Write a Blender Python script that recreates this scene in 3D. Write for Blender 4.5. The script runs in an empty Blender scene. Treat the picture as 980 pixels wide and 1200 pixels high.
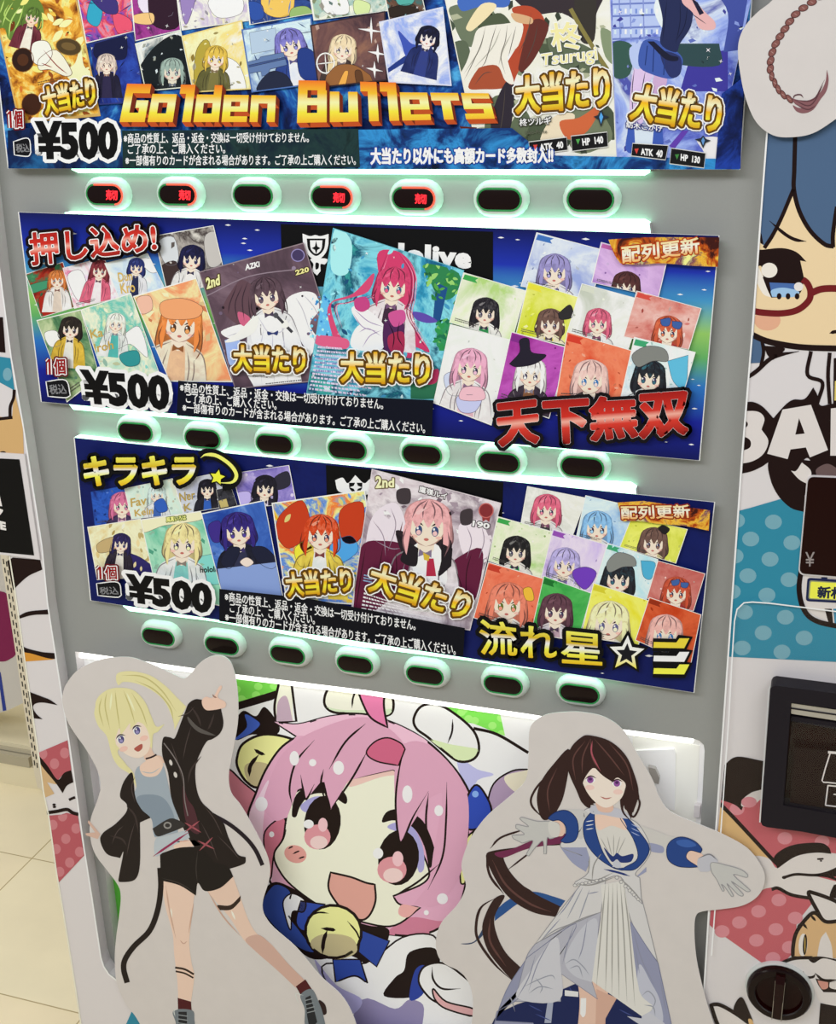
import bpy, math, random
from mathutils import Vector, Matrix
import numpy as np
random.seed(4)
SC = bpy.context.scene
COL = SC.collection

# ---------------------------------------------------------------- camera
F = 1446.4                                   # focal length in pixels of the 980 x 1200 frame
CAM = Vector((.5079, -1.22045, 1.565))
yw, pt, rl = -.334, .36159, .02807
fw = Vector((math.sin(yw)*math.cos(pt), math.cos(yw)*math.cos(pt), -math.sin(pt)))
rt0 = Vector((math.cos(yw), -math.sin(yw), 0)); dn0 = fw.cross(rt0)
rt = rt0*math.cos(rl) + dn0*math.sin(rl); dn = dn0*math.cos(rl) - rt0*math.sin(rl)
cd = bpy.data.cameras.new('camera'); cam = bpy.data.objects.new('camera', cd); COL.objects.link(cam)
up = -dn; bk = -fw
cam.matrix_world = Matrix(((rt.x, up.x, bk.x, CAM.x), (rt.y, up.y, bk.y, CAM.y), (rt.z, up.z, bk.z, CAM.z), (0, 0, 0, 1)))
cd.sensor_fit = 'VERTICAL'; cd.sensor_height = 36; cd.lens = 36*F/1200; cd.clip_start = .01
SC.camera = cam

# ---------------------------------------------------------------- light and exposure
SC.view_settings.view_transform = 'Standard'; SC.view_settings.look = 'None'
SC.view_settings.exposure = 0.0; SC.view_settings.gamma = 1.0
SC.view_settings.use_curve_mapping = False
wd = bpy.data.worlds.new('world'); SC.world = wd; wd.use_nodes = True
bg = wd.node_tree.nodes['Background']; bg.inputs[0].default_value = (.95, .98, 1, 1); bg.inputs[1].default_value = .36
def area(name, loc, target, sx, sy, power, col=(.97, .98, 1)):
    l = bpy.data.lights.new(name, 'AREA'); l.shape = 'RECTANGLE'; l.size = sx; l.size_y = sy; l.energy = power; l.color = col
    o = bpy.data.objects.new(name, l); COL.objects.link(o); o.location = loc
    o.rotation_euler = (Vector(target)-Vector(loc)).to_track_quat('-Z', 'Y').to_euler(); return o
area('ceiling_lamp', (-.6, -2.2, 2.75), (-.2, 0, .9), 2.4, .5, 40)
area('ceiling_lamp', (1.5, -1.7, 2.75), (.3, 0, .9), 1.2, .5, 13)
area('ceiling_lamp', (-2.2, .6, 2.75), (-2.2, .6, 0), 1.2, 2.4, 36, (1, .95, .86))

# ---------------------------------------------------------------- materials
KEXP = .80                                   # how bright a white sheet reads under these lamps
def lin(h):
    h = h.lstrip('#'); r = []
    for i in (0, 2, 4):
        c = int(h[i:i+2], 16)/255; r.append(c/12.92 if c <= .04045 else ((c+.055)/1.055)**2.4)
    return r
def alb(h): return tuple(min(.92, c/KEXP) for c in lin(h)) + (1,)
MATS = {}
def new_mat(key, rough=.5, metal=0, spec=.12):
    m = bpy.data.materials.new(key); m.use_nodes = True; b = m.node_tree.nodes['Principled BSDF']
    b.inputs['Roughness'].default_value = rough; b.inputs['Metallic'].default_value = metal
    b.inputs['Specular IOR Level'].default_value = spec
    MATS[key] = m; return m, m.node_tree, b
GLOW = .02                                   # emission added to poster prints, standing in for the lit panel behind
def add_glow(b, nt, src, col, k):
    if src is None: b.inputs['Emission Color'].default_value = col
    else: nt.links.new(src, b.inputs['Emission Color'])
    b.inputs['Emission Strength'].default_value = k
def M(key):
    """'#rrggbb' paint, '+...' backlit print, '*...' brightly backlit print, 'm:c1,c2,c3:scale' mottled, 'v:c@p,c@p' gradient down the piece's UV"""
    if key in MATS: return MATS[key]
    k = key; glow = 0
    if k[0] == '+': glow = GLOW; k = k[1:]
    elif k[0] == '*': glow = .06; k = k[1:]  # emission added to brighten the window picture and dispenser plates
    m, nt, b = new_mat(key)
    if k[0] == '#':
        b.inputs['Base Color'].default_value = alb(k)
        if glow: add_glow(b, nt, None, alb(k), glow)
        return m
    ramp = nt.nodes.new('ShaderNodeValToRGB'); cr = ramp.color_ramp
    if k[:2] == 'm:':
        _, cs, s = k.split(':'); cs = cs.split(',')
        g = nt.nodes.new('ShaderNodeNewGeometry'); n = nt.nodes.new('ShaderNodeTexNoise')
        n.inputs['Scale'].default_value = float(s); n.inputs['Detail'].default_value = 7; n.inputs['Roughness'].default_value = .62; n.inputs['Distortion'].default_value = .7
        nt.links.new(g.outputs['Position'], n.inputs['Vector']); nt.links.new(n.outputs['Fac'], ramp.inputs['Fac'])
        stops = [(c, .34+.32*i/max(1, len(cs)-1)) for i, c in enumerate(cs)]
    else:
        t = nt.nodes.new('ShaderNodeTexCoord'); sp = nt.nodes.new('ShaderNodeSeparateXYZ')
        nt.links.new(t.outputs['UV'], sp.inputs[0]); nt.links.new(sp.outputs['Y'], ramp.inputs['Fac'])
        stops = [(q.split('@')[0], float(q.split('@')[1])) for q in k[2:].split(',')]
    while len(cr.elements) < len(stops): cr.elements.new(.5)
    for e, (c, p) in zip(cr.elements, stops): e.position = p
    for e, (c, p) in zip(cr.elements, stops): e.color = alb(c)
    nt.links.new(ramp.outputs['Color'], b.inputs['Base Color'])
    if glow: add_glow(b, nt, ramp.outputs['Color'], None, glow)
    return m
def lamp_mat(key, hexc, k):
    m, nt, b = new_mat(key); b.inputs['Base Color'].default_value = alb(hexc)
    b.inputs['Emission Color'].default_value = tuple(lin(hexc))+(1,); b.inputs['Emission Strength'].default_value = k; return m
def plain(key, hexc, rough=.4, metal=0, spec=.5, bump=0, bscale=400, vary=0):
    m, nt, b = new_mat(key, rough, metal, spec); b.inputs['Base Color'].default_value = alb(hexc)
    g = nt.nodes.new('ShaderNodeNewGeometry'); n = nt.nodes.new('ShaderNodeTexNoise'); n.inputs['Scale'].default_value = bscale
    nt.links.new(g.outputs['Position'], n.inputs['Vector'])
    if bump:
        bp = nt.nodes.new('ShaderNodeBump'); bp.inputs['Strength'].default_value = bump; bp.inputs['Distance'].default_value = .001
        nt.links.new(n.outputs['Fac'], bp.inputs['Height']); nt.links.new(bp.outputs['Normal'], b.inputs['Normal'])
    if vary:
        mx = nt.nodes.new('ShaderNodeMix'); mx.data_type = 'RGBA'; a = alb(hexc)
        mx.inputs[6].default_value = tuple(c*(1-vary) for c in a[:3])+(1,); mx.inputs[7].default_value = tuple(min(.95, c*(1+vary)) for c in a[:3])+(1,)
        nt.links.new(n.outputs['Fac'], mx.inputs[0]); nt.links.new(mx.outputs[2], b.inputs['Base Color'])
    return m
plain('door_grey', '#8b8c89', .45, bump=.05, bscale=600, vary=.03)
plain('case_white', '#cdc8c9', .35, bump=.03, bscale=500)
plain('laminate', '#c6c0bd', .38, spec=.35, bump=.03, bscale=45, vary=.035)
plain('button_white', '#bcc0bd', .3)
plain('lens_black', '#150807', .2, spec=.18)
plain('bezel_black', '#1b171d', .5, spec=.15, bump=.15, bscale=900)
plain('display_brown', '#1c0504', .15, spec=.14)
plain('metal_grey', '#b3b0ac', .3, .7)
plain('chrome', '#8a8684', .15, .9)
plain('upright_beige', '#cfc7b4', .5)
plain('shelf_beige', '#d6cdb0', .5)
plain('dark_slot', '#26221e', .8)
lamp_mat('lamp_white', '#a4f0c8', 4.0)
lamp_mat('tube_white', '#fbfdf4', 1.8)
lamp_mat('ring_green', '#2c8446', .07)
lamp_mat('ring_red', '#ff5a44', .55)
lamp_mat('led_red', '#ff2a34', 1.1)
def glass_mat(key, fac):
    m, nt, b = new_mat(key); nt.nodes.remove(b)
    o = nt.nodes['Material Output']; t = nt.nodes.new('ShaderNodeBsdfTransparent'); g = nt.nodes.new('ShaderNodeBsdfGlossy')
    g.inputs['Roughness'].default_value = .05; x = nt.nodes.new('ShaderNodeMixShader'); x.inputs[0].default_value = fac
    nt.links.new(t.outputs[0], x.inputs[1]); nt.links.new(g.outputs[0], x.inputs[2]); nt.links.new(x.outputs[0], o.inputs[0]); return m
glass_mat('acrylic', .014)

# ---------------------------------------------------------------- geometry helpers
def W(x, y, Y=0.):
    """the point of the upright plane at depth Y seen at photograph pixel x, y"""
    d = rt*((x-490)/F) + dn*((y-600)/F) + fw
    return CAM + d*((Y-CAM.y)/d.y)
def floor_pt(x, y, z=0.):
    d = rt*((x-490)/F) + dn*((y-600)/F) + fw
    return CAM + d*((z-CAM.z)/d.z)
ID = (0, 0, 1)
def P(s, Z=ID):
    if not isinstance(s, str): return [(Z[0]+p[0]/Z[2], Z[1]+p[1]/Z[2], len(p) > 2) for p in s]
    r = []
    for q in s.split():
        c = q.endswith('!'); a, b = q.rstrip('!').split(',')
        r.append((Z[0]+float(a)/Z[2], Z[1]+float(b)/Z[2], c))
    return r
def curve(pts, closed=True, n=5):
    pts = [p if len(p) > 2 else (p[0], p[1], False) for p in pts]; N = len(pts); out = []
    for i in range(N if closed else N-1):
        p0, p1 = pts[i], pts[(i+1) % N]
        def tan(j):
            if pts[j % N][2]: return (p1[0]-p0[0], p1[1]-p0[1])
            if not closed and (j % N in (0, N-1)): return (p1[0]-p0[0], p1[1]-p0[1])
            a, b = pts[(j-1) % N], pts[(j+1) % N]; return ((b[0]-a[0])/2, (b[1]-a[1])/2)
        m0, m1 = tan(i), tan(i+1)
        L = math.hypot(p1[0]-p0[0], p1[1]-p0[1])
        def cap(m):
            l = math.hypot(*m); return m if l <= 1.4*L or l == 0 else (m[0]*1.4*L/l, m[1]*1.4*L/l)
        m0, m1 = cap(m0), cap(m1)
        k = 1 if (p0[2] and p1[2]) else n
        for t in range(k):
            u = t/k; a = 2*u**3-3*u*u+1; b = u**3-2*u*u+u; c = -2*u**3+3*u*u; d = u**3-u*u
            out.append((a*p0[0]+b*m0[0]+c*p1[0]+d*m1[0], a*p0[1]+b*m0[1]+c*p1[1]+d*m1[1]))
    if not closed: out.append(pts[-1][:2])
    return out
def clip_poly(poly, quad):
    """the part of a polygon inside a convex polygon (photograph pixels)"""
    area2 = sum(quad[i][0]*quad[(i+1) % len(quad)][1]-quad[(i+1) % len(quad)][0]*quad[i][1] for i in range(len(quad)))
    sgn = 1 if area2 > 0 else -1
    for i in range(len(quad)):
        a, b = quad[i], quad[(i+1) % len(quad)]; out = []
        f = lambda p: sgn*((b[0]-a[0])*(p[1]-a[1])-(b[1]-a[1])*(p[0]-a[0]))
        for j in range(len(poly)):
            p, q = poly[j], poly[(j+1) % len(poly)]; fp, fq = f(p), f(q)
            if fp >= 0: out.append(p)
            if fp*fq < 0:
                t = fp/(fp-fq); out.append((p[0]+t*(q[0]-p[0]), p[1]+t*(q[1]-p[1])))
        poly = out
        if len(poly) < 3: return []
    return poly
STEP = 2.4e-5
class Art:
    """flat printed pieces on one upright plane: each ink layer lies a hair in front of the last"""
    def __init__(s, Y): s.Y = Y; s.v = []; s.f = []; s.m = []; s.uv = []; s.keys = []; s.n = 0
    def mi(s, k):
        if k not in s.keys: s.keys.append(k)
        return s.keys.index(k)
    def poly(s, pts, mat, lay, clip=None, uv=None):
        if clip: pts = clip_poly(pts, clip)
        if len(pts) < 3: return
        s.n += 1; Y = s.Y - lay*STEP - (s.n % 6)*2e-6; i0 = len(s.v)
        s.v += [W(p[0], p[1], Y) for p in pts]; s.f.append(list(range(i0, i0+len(pts)))); s.m.append(s.mi(mat))
        xs = [p[0] for p in pts]; ys = [p[1] for p in pts]
        x0, x1, y0, y1 = min(xs), max(xs), min(ys), max(ys)
        s.uv += uv if uv else [((p[0]-x0)/(x1-x0+1e-6), 1-(p[1]-y0)/(y1-y0+1e-6)) for p in pts]
    def S(s, Z, pts, fill, lay, ol=None, w=1.5, clip=None, n=5):
        c = curve(P(pts, Z), True, n)
        if fill: s.poly(c, fill, lay, clip)
        if ol: s.ribbon(c+c[:1], ol, w, lay+1, 0, clip)
    def ribbon(s, c, mat, w, lay, taper=0, clip=None):
        N = len(c); L = []; R = []
        for i in range(N):
            a, b = c[max(0, i-1)], c[min(N-1, i+1)]
            if i in (0, N-1) and abs(c[0][0]-c[-1][0])+abs(c[0][1]-c[-1][1]) < 1e-6: a, b = c[-2], c[1]
            dx, dy = b[0]-a[0], b[1]-a[1]; l = math.hypot(dx, dy) or 1
            t = i/(N-1); h = w/2
            if taper: h *= max(.12, min(1, t*4, (1-t)*4)) if taper == 2 else max(.12, 1-t)
            L.append((c[i][0]-dy/l*h, c[i][1]+dx/l*h)); R.append((c[i][0]+dy/l*h, c[i][1]-dx/l*h))
        for i in range(N-1): s.poly([L[i], L[i+1], R[i+1], R[i]], mat, lay, clip)
    def L(s, Z, pts, mat, w, lay, taper=2, clip=None, n=6):
        s.ribbon(curve(P(pts, Z), False, n), mat, w, lay, taper, clip)
    def E(s, Z, cx, cy, rx, ry, mat, lay, rot=0, ol=None, w=1.2, clip=None, n=20):
        k = Z[2]; cx, cy, rx, ry = Z[0]+cx/k, Z[1]+cy/k, rx/k, ry/k; co, si = math.cos(rot), math.sin(rot)
        c = [(cx+rx*math.cos(a)*co-ry*math.sin(a)*si, cy+rx*math.cos(a)*si+ry*math.sin(a)*co) for a in (2*math.pi*i/n for i in range(n))]
        if mat: s.poly(c, mat, lay, clip)
        if ol: s.ribbon(c+c[:1], ol, w, lay+1, 0, clip)
    def text(s, Z, body, quad, mat, lay, bold=.03, outs=(), clip=None):
        cjk = any(ord(ch) > 0x2000 for ch in body)
        vs, fs, es = glyphs(body, 0 if cjk else bold)
        q = P(quad, Z)
        hpx = math.hypot(q[3][0]-q[0][0], q[3][1]-q[0][1]); bw = bold*hpx if cjk else 0
        def mp(u, v):
            return tuple((q[0][k]*(1-u)+q[1][k]*u)*(1-v)+(q[3][k]*(1-u)+q[2][k]*u)*v for k in (0, 1))
        px = [mp(u, v) for u, v in vs]
        for i, (m2, w) in enumerate(list(outs)+([(mat, bw)] if bw else [])):
            if i < len(outs): w += bw*.6
            for a, b in es:
                A, B = px[a], px[b]; dx, dy = B[0]-A[0], B[1]-A[1]; l = math.hypot(dx, dy) or 1; dx, dy = dx/l*w, dy/l*w
                pl = ([(A[0]-dx*.4-dy, A[1]-dy*.4+dx), (A[0]-dx-dy*.4, A[1]-dy+dx*.4), (A[0]-dx+dy*.4, A[1]-dy-dx*.4), (A[0]-dx*.4+dy, A[1]-dy*.4-dx),
                        (B[0]+dx*.4+dy, B[1]+dy*.4-dx), (B[0]+dx+dy*.4, B[1]+dy-dx*.4), (B[0]+dx-dy*.4, B[1]+dy+dx*.4), (B[0]+dx*.4-dy, B[1]+dy*.4+dx)])
                ex, ey = (q[3][0]-q[0][0])/hpx, (q[3][1]-q[0][1])/hpx
                ue = [(.5, 1-vs[j][1]-((t_[0]-px[j][0])*ex+(t_[1]-px[j][1])*ey)/hpx) for t_, j in zip(pl, (a, a, a, a, b, b, b, b))] if not clip else None
                s.poly(pl, m2, lay+i, clip, uv=ue)
        for f in fs:
            s.poly([px[i] for i in f], mat, lay+len(outs)+1, clip, uv=None if clip else [(vs[i][0], 1-vs[i][1]) for i in f])
    def build(s, name, parent=None, label=None):
        me = bpy.data.meshes.new(name); me.from_pydata([tuple(p) for p in s.v], [], s.f)
        for k in s.keys: me.materials.append(M(k))
        me.polygons.foreach_set('material_index', s.m)
        ul = me.uv_layers.new(name='UVMap')
        li = 0
        flat = []
        for f in s.f: flat += [c for i in f for c in s.uv[i]]
        ul.data.foreach_set('uv', flat)
        me.update()
        o = bpy.data.objects.new(name, me); COL.objects.link(o)
        if parent: o.parent = parent
        if label: o['label'] = label
        return o
GC = {}
def glyphs(body, bold):
    if (body, bold) in GC: return GC[body, bold]
    c = bpy.data.curves.new('letters', 'FONT'); c.body = body; c.offset = bold; c.resolution_u = 3; c.space_character = 1.0+bold
    o = bpy.data.objects.new('letters', c); COL.objects.link(o); bpy.context.view_layer.update()
    me = bpy.data.meshes.new_from_object(o.evaluated_get(bpy.context.evaluated_depsgraph_get()))
    xs = [v.co.x for v in me.vertices]; ys = [v.co.y for v in me.vertices]
    x0, x1, y0, y1 = min(xs), max(xs), min(ys), max(ys)
    vs = [((v.co.x-x0)/(x1-x0), 1-(v.co.y-y0)/(y1-y0)) for v in me.vertices]
    fs = [list(p.vertices) for p in me.polygons]; cnt = {}
    for f in fs:
        for i in range(len(f)):
            k = tuple(sorted((f[i], f[(i+1) % len(f)]))); cnt[k] = cnt.get(k, 0)+1
    es = [k for k, n in cnt.items() if n == 1]
    bpy.data.objects.remove(o); bpy.data.curves.remove(c); bpy.data.meshes.remove(me)
    GC[body, bold] = (vs, fs, es); return GC[body, bold]

class MB:
    """solid shapes gathered into one mesh object"""
    def __init__(s): s.v = []; s.f = []; s.m = []; s.keys = []
    def mi(s, k):
        if k not in s.keys: s.keys.append(k)
        return s.keys.index(k)
    def add(s, vs, fs, mat):
        i0 = len(s.v); s.v += [tuple(v) for v in vs]; s.f += [[i0+i for i in f] for f in fs]; s.m += [s.mi(mat)]*len(fs)
    def box(s, a, b, mat):
        (x0, y0, z0), (x1, y1, z1) = a, b
        vs = [(x, y, z) for z in (z0, z1) for y in (y0, y1) for x in (x0, x1)]
        s.add(vs, [(0, 1, 3, 2)[::-1], (4, 5, 7, 6), (0, 1, 5, 4), (2, 3, 7, 6)[::-1], (0, 2, 6, 4)[::-1], (1, 3, 7, 5)], mat)
    def slab(s, px, Y0, Y1, mat, side=None, upright=None):
        """a plate whose outline in the plane Y1 (front) is given in photograph pixels; Y0 is its back"""
        n = len(px); fr = [W(p[0], p[1], Y1) for p in px]; bk_ = [Vector((p.x, Y0, p.z)) for p in fr]
        s.add(fr, [list(range(n))], mat); s.add(bk_, [list(range(n))[::-1]], mat)
        for i in range(n):
            j = (i+1) % n; m2 = side or mat
            if upright and abs(px[i][0]-px[j][0]) < abs(px[i][1]-px[j][1]): m2 = upright
            s.add([fr[i], fr[j], bk_[j], bk_[i]], [(0, 1, 2, 3)], m2)
    def rings(s, rings, mat, cap0=True, cap1=True):
        n = len(rings[0]); vs = [p for r in rings for p in r]; fs = []
        for k in range(len(rings)-1):
            for i in range(n): fs.append((k*n+i, k*n+(i+1) % n, (k+1)*n+(i+1) % n, (k+1)*n+i))
        if cap0: fs.append(list(range(n))[::-1])
        if cap1: fs.append([(len(rings)-1)*n+i for i in range(n)])
        s.add(vs, fs, mat)
    def build(s, name, parent=None, label=None, smooth=False):
        me = bpy.data.meshes.new(name); me.from_pydata(s.v, [], s.f)
        for k in s.keys: me.materials.append(M(k))
        me.polygons.foreach_set('material_index', s.m)
        if smooth: me.polygons.foreach_set('use_smooth', [True]*len(s.f)); me.set_sharp_from_angle(angle=.6)
        me.update(); o = bpy.data.objects.new(name, me); COL.objects.link(o)
        if parent: o.parent = parent
        if label: o['label'] = label
        return o
def thing(name, label, cat, loc=(0, 0, 0), group=None):
    o = bpy.data.objects.new(name, None); COL.objects.link(o); o['label'] = label; o['category'] = cat
    if group: o['group'] = group
    return o
def tag(o, label, cat, group=None):
    o['label'] = label; o['category'] = cat
    if group: o['group'] = group
    return o
def frame_of(o, origin):
    """puts an Empty at its thing's base without moving the parts built under it"""
    o.location = origin
    for c in COL.objects:
        if c.parent == o: c.matrix_parent_inverse = Matrix.Translation(-Vector(origin))
DOOR = .011; FRONT = -.009; SHEET = DOOR-.0115; CUT = FRONT-.0066
# ================================================================ the setting
def struct(mb_or_o, name=None):
    o = mb_or_o.build(name) if isinstance(mb_or_o, MB) else mb_or_o
    o['kind'] = 'structure'; return o
m, nt, b = new_mat('floor_tile', .32, 0, .45)
g = nt.nodes.new('ShaderNodeNewGeometry'); mp = nt.nodes.new('ShaderNodeMapping'); br = nt.nodes.new('ShaderNodeTexBrick')
br.offset = 0; br.inputs['Scale'].default_value = 1; br.inputs['Brick Width'].default_value = .355; br.inputs['Row Height'].default_value = .355
br.inputs['Mortar Size'].default_value = .0013; br.inputs['Color1'].default_value = alb('#e2d6b8'); br.inputs['Color2'].default_value = alb('#dfd2b2'); br.inputs['Mortar'].default_value = alb('#a4946a')
nz = nt.nodes.new('ShaderNodeTexNoise'); nz.inputs['Scale'].default_value = 5; nz.inputs['Detail'].default_value = 6
mx = nt.nodes.new('ShaderNodeMix'); mx.data_type = 'RGBA'; mx.blend_type = 'MULTIPLY'; mx.inputs[0].default_value = .25
FLOOR_ROT = 0
mp.inputs['Rotation'].default_value = (0, 0, FLOOR_ROT); mp.inputs['Location'].default_value = (.98, -.55, 0)
nt.links.new(g.outputs['Position'], mp.inputs['Vector']); nt.links.new(mp.outputs[0], br.inputs['Vector']); nt.links.new(mp.outputs[0], nz.inputs['Vector'])
nt.links.new(br.outputs['Color'], mx.inputs[6]); nt.links.new(nz.outputs['Fac'], mx.inputs[7]); nt.links.new(mx.outputs[2], b.inputs['Base Color'])
plain('wall_cream', '#d8cfba', .6, vary=.03, bscale=3)
fl = MB(); fl.box((-6, -4, -.1), (4, 3.2, 0), 'floor_tile'); struct(fl, 'floor')
wl = MB(); wl.box((-6, 3.2, 0), (4, 3.3, 3), 'wall_cream'); struct(wl, 'wall_back')

# ================================================================ vending machine
vm = thing('vending_machine', 'tall white and grey card vending machine covered with cartoon wrap prints', 'vending machine')
xl, xr = -.468, .60
mb = MB(); mb.box((xl, DOOR+.02, .06), (xr, .72, 1.86), 'case_white')
for x in (xl+.05, xr-.05):
    for y in (.08, .66): mb.box((x-.03, y-.03, 0), (x+.03, y+.03, .06), 'bezel_black')
mb.build('cabinet', vm)
TOPW = [(88, 763.5), (180, 776.5), (274, 790), (430, 809), (480, 816.5), (618, 836.5), (732, 855), (812, 865.5), (820, 868), (825, 873)]
LEFTW = [(88, 763.5), (95, 820), (103, 882), (111, 943), (123, 1020), (134, 1107), (142, 1170), (150, 1232)]
RIGHTW = [(825, 873), (826, 880), (822, 957), (812, 1090), (803, 1232)]
d = MB()
d.slab([(-62, -60), (960, -60), (905, 885)] + TOPW[::-1] + [(62, 757)], DOOR+.018, DOOR, 'door_grey', 'case_white')
d.slab([(62, 757)] + LEFTW + [(112, 1232)], DOOR+.018, DOOR, 'door_grey', 'case_white')
d.slab([(905, 885), (880, 1232)] + RIGHTW[::-1], DOOR+.018, DOOR, 'door_grey', 'case_white')
d.build('door', vm, 'recessed grey front door')
INNER = [(-48, -60), (-22, 140), (0, 325), (12.5, 420), (26.7, 500), (48.5, 640), (55, 707), (64, 765), (71.7, 815), (80, 867), (87.5, 920), (98, 995), (106.7, 1050), (113, 1092),
         (117.5, 1122), (121, 1133), (127, 1142), (136, 1149), (150, 1154), (300, 1189), (560, 1246), (805, 1295)]
OUTER = [(-80, -60), (-36, 300), (-14, 480), (9, 645), (17, 695), (28, 773), (38, 842), (44, 882), (50, 927), (56, 955), (65, 1020), (73, 1067), (83, 1128), (94, 1200), (142, 1500)]
d = MB(); d.slab(INNER + [(805, 1500)] + OUTER[::-1], DOOR, FRONT, 'case_white'); d.build('front_frame', vm, 'white outer frame with rounded inner corner')
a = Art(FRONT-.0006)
c = [(x+.6, y) for x, y in INNER]; a.ribbon(c, '#e6e3df', 1.6, 1); a.ribbon([(x+1.2, y+2) for x, y in OUTER], '#e2dccb', 1.5, 1)  # pale inner stroke: highlight of the frame's rounded edge, painted on
a.build('edge_trim_highlight', vm)
PANEL = [(914, -60), (898, 157), (880, 400), (869, 533), (852, 777), (838, 976), (830, 1067), (825, 1150), (800, 1500), (1062, 1530), (1068, -40)]
d = MB(); d.slab(PANEL, DOOR+.018, FRONT, 'case_white'); d.build('control_panel', vm, 'white right hand control panel')
a = Art(FRONT-.0022); a.ribbon([(x+1, y) for x, y in PANEL[:9]], '#efece8', 2.0, 1); a.build('edge_trim_highlight', vm)

# lit display windows behind the posters
for q in ([(72, -60), (81, 180), (84, 199), (92, 202.5), (756, 205.5), (762, 202), (763, 190), (775, -60)],
          [(76, 249), (80, 249), (300, 251), (520, 257), (754, 258), (761, 262), (763, 275), (748, 520), (742, 533), (86, 480), (78, 470)],
          [(88, 512), (300, 535), (480, 552.5), (738, 568.5), (745, 573), (747, 590), (735, 790), (728, 797), (400, 755), (250, 728), (152, 716), (145, 711), (100, 640)]):
    d = MB(); d.slab(q, DOOR, DOOR-.0105, 'lamp_white', None, 'case_white'); d.build('lit_display_panel', vm)

# push buttons
def pill(cx, cz, hw, hh, y, n=9):
    r = hh; o = []
    for i in range(n+1):
        t = -math.pi/2 + math.pi*i/n; o.append((cx+(hw-r)+r*math.cos(t), y, cz+r*math.sin(t)))
    for i in range(n+1):
        t = math.pi/2 + math.pi*i/n; o.append((cx-(hw-r)+r*math.cos(t), y, cz+r*math.sin(t)))
    return o
R1 = [(122.4, 228), (208, 228), (296.4, 229), (388.8, 231), (484.7, 232.5), (585, 234), (692, 234)]
R2 = [(158.6, 506), (237.4, 514), (321.6, 520.2), (407, 527), (494.5, 532.8), (585, 542), (682.5, 547.5)]
R3 = [(185.5, 746.4), (260, 756.6), (337, 767.3), (416, 778.6), (498, 791.4), (589.7, 803), (679, 813)]
for ri, row in enumerate((R1, R2, R3)):
    for ci, (px, py) in enumerate(row):
        p = W(px, py, 0); x, z = p.x, p.z; sold = ri == 0 and ci in (0, 1, 3, 4)
        d = MB(); d.rings([pill(x, z, .0290, .0182, DOOR), pill(x, z, .0288, .0180, DOOR-.004), pill(x, z, .0275, .0167, DOOR-.0075), pill(x, z, .0258, .0147, .0012),
                           pill(x, z, .0245, .0127, 0), pill(x, z, .0236, .0116, 0), pill(x, z, .0232, .0112, .002)], 'button_white', False, True)
        bt = d.build('selection_button', vm, 'button glowing red with sold-out sign' if sold else None, True)
        d = MB(); o_, i_, j_ = pill(x, z, .0236, .0116, .0008), pill(x, z, .0231, .0111, -.0012), pill(x, z, .0217, .0097, -.0008)
        n = len(o_); vs = o_+i_+j_
        for k in range(n):
            k2 = (k+1) % n; red = sold and o_[k][0] > x+.006
            d.add([o_[k], o_[k2], i_[k2], i_[k]], [(0, 1, 2, 3)], 'ring_red' if red else 'ring_green'); d.add([i_[k], i_[k2], j_[k2], j_[k]], [(0, 1, 2, 3)], 'ring_red' if red else 'ring_green')
        d.build('glow_ring', bt)
        d = MB(); d.rings([pill(x, z, .0218, .0098, .0015), pill(x, z, .0216, .0096, -.0006), pill(x, z, .0205, .0086, -.0009)], 'lens_black', False, True)
        d.build('lens', bt, smooth=True)
        if sold:
            a = Art(-.0014); a.text(ID, '売切', [(px+2, py-5.5), (px+15, py-5.0), (px+15, py+6.5), (px+2, py+6)], 'led_red', 1, .03); a.build('sold_out_sign', bt)

# lower show window with its printed picture (plain cartoon child, white hood, bells)
BACK = DOOR+.0165
d = MB(); d.slab([(60, 740), (850, 850), (830, 1300), (130, 1300)], BACK+.004, BACK+.0005, 'case_white'); d.build('window_back', vm)
N = (240, 760, 2.333); A5 = (280, 790, 4.9); A6 = (430, 790, 4.4545); A7 = (300, 980, 3.769); X6 = (0, 1000, 6)
K = '*#1d1210'
a = Art(BACK)
a.poly([(70, 745), (846, 860), (830, 1290), (130, 1290)], '*#f3f4ea', 0)
dots = [(.2, .2), (.5, .5), (.8, .25), (.35, .8), (.7, .75)]
def green(pts, c1, c2, n, seed):
    a.poly(pts, c1, 1); rr = random.Random(seed); xs = [p[0] for p in pts]; ys = [p[1] for p in pts]
    for _ in range(n):
        x, y = rr.uniform(min(xs), max(xs)), rr.uniform(min(ys), max(ys))
        c = [(x+5*math.cos(t), y+4.4*math.sin(t)) for t in (i*math.pi/6 for i in range(12))]; a.poly(clip_poly(c, pts), c2, 2)
Pp = lambda s, Z: [p[:2] for p in P(s, Z)]
green(Pp('-20,-10 245,25 215,98 -20,170', A5), '*#70c64c', '*#90d868', 12, 1)
green(Pp('320,120 690,180 722,322 560,275', A6), '*#7ad455', '*#9be274', 14, 2)
green([(118, 1010), (152, 1040), (152, 1120), (137, 1120)], '*#4f9f38', '*#66b24a', 4, 3)
green(Pp('590,960 760,960 760,1100 590,1100', N), '*#5a9a3a', '*#6eac4a', 6, 5)
a.S(A5, '-20,165! 217,93! 205,140 150,160 -20,210!', K, 3)
a.S(N, '60,330 110,370 180,430 190,470 120,470 60,420', '*#c27a86', 2, K, 2)
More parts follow.
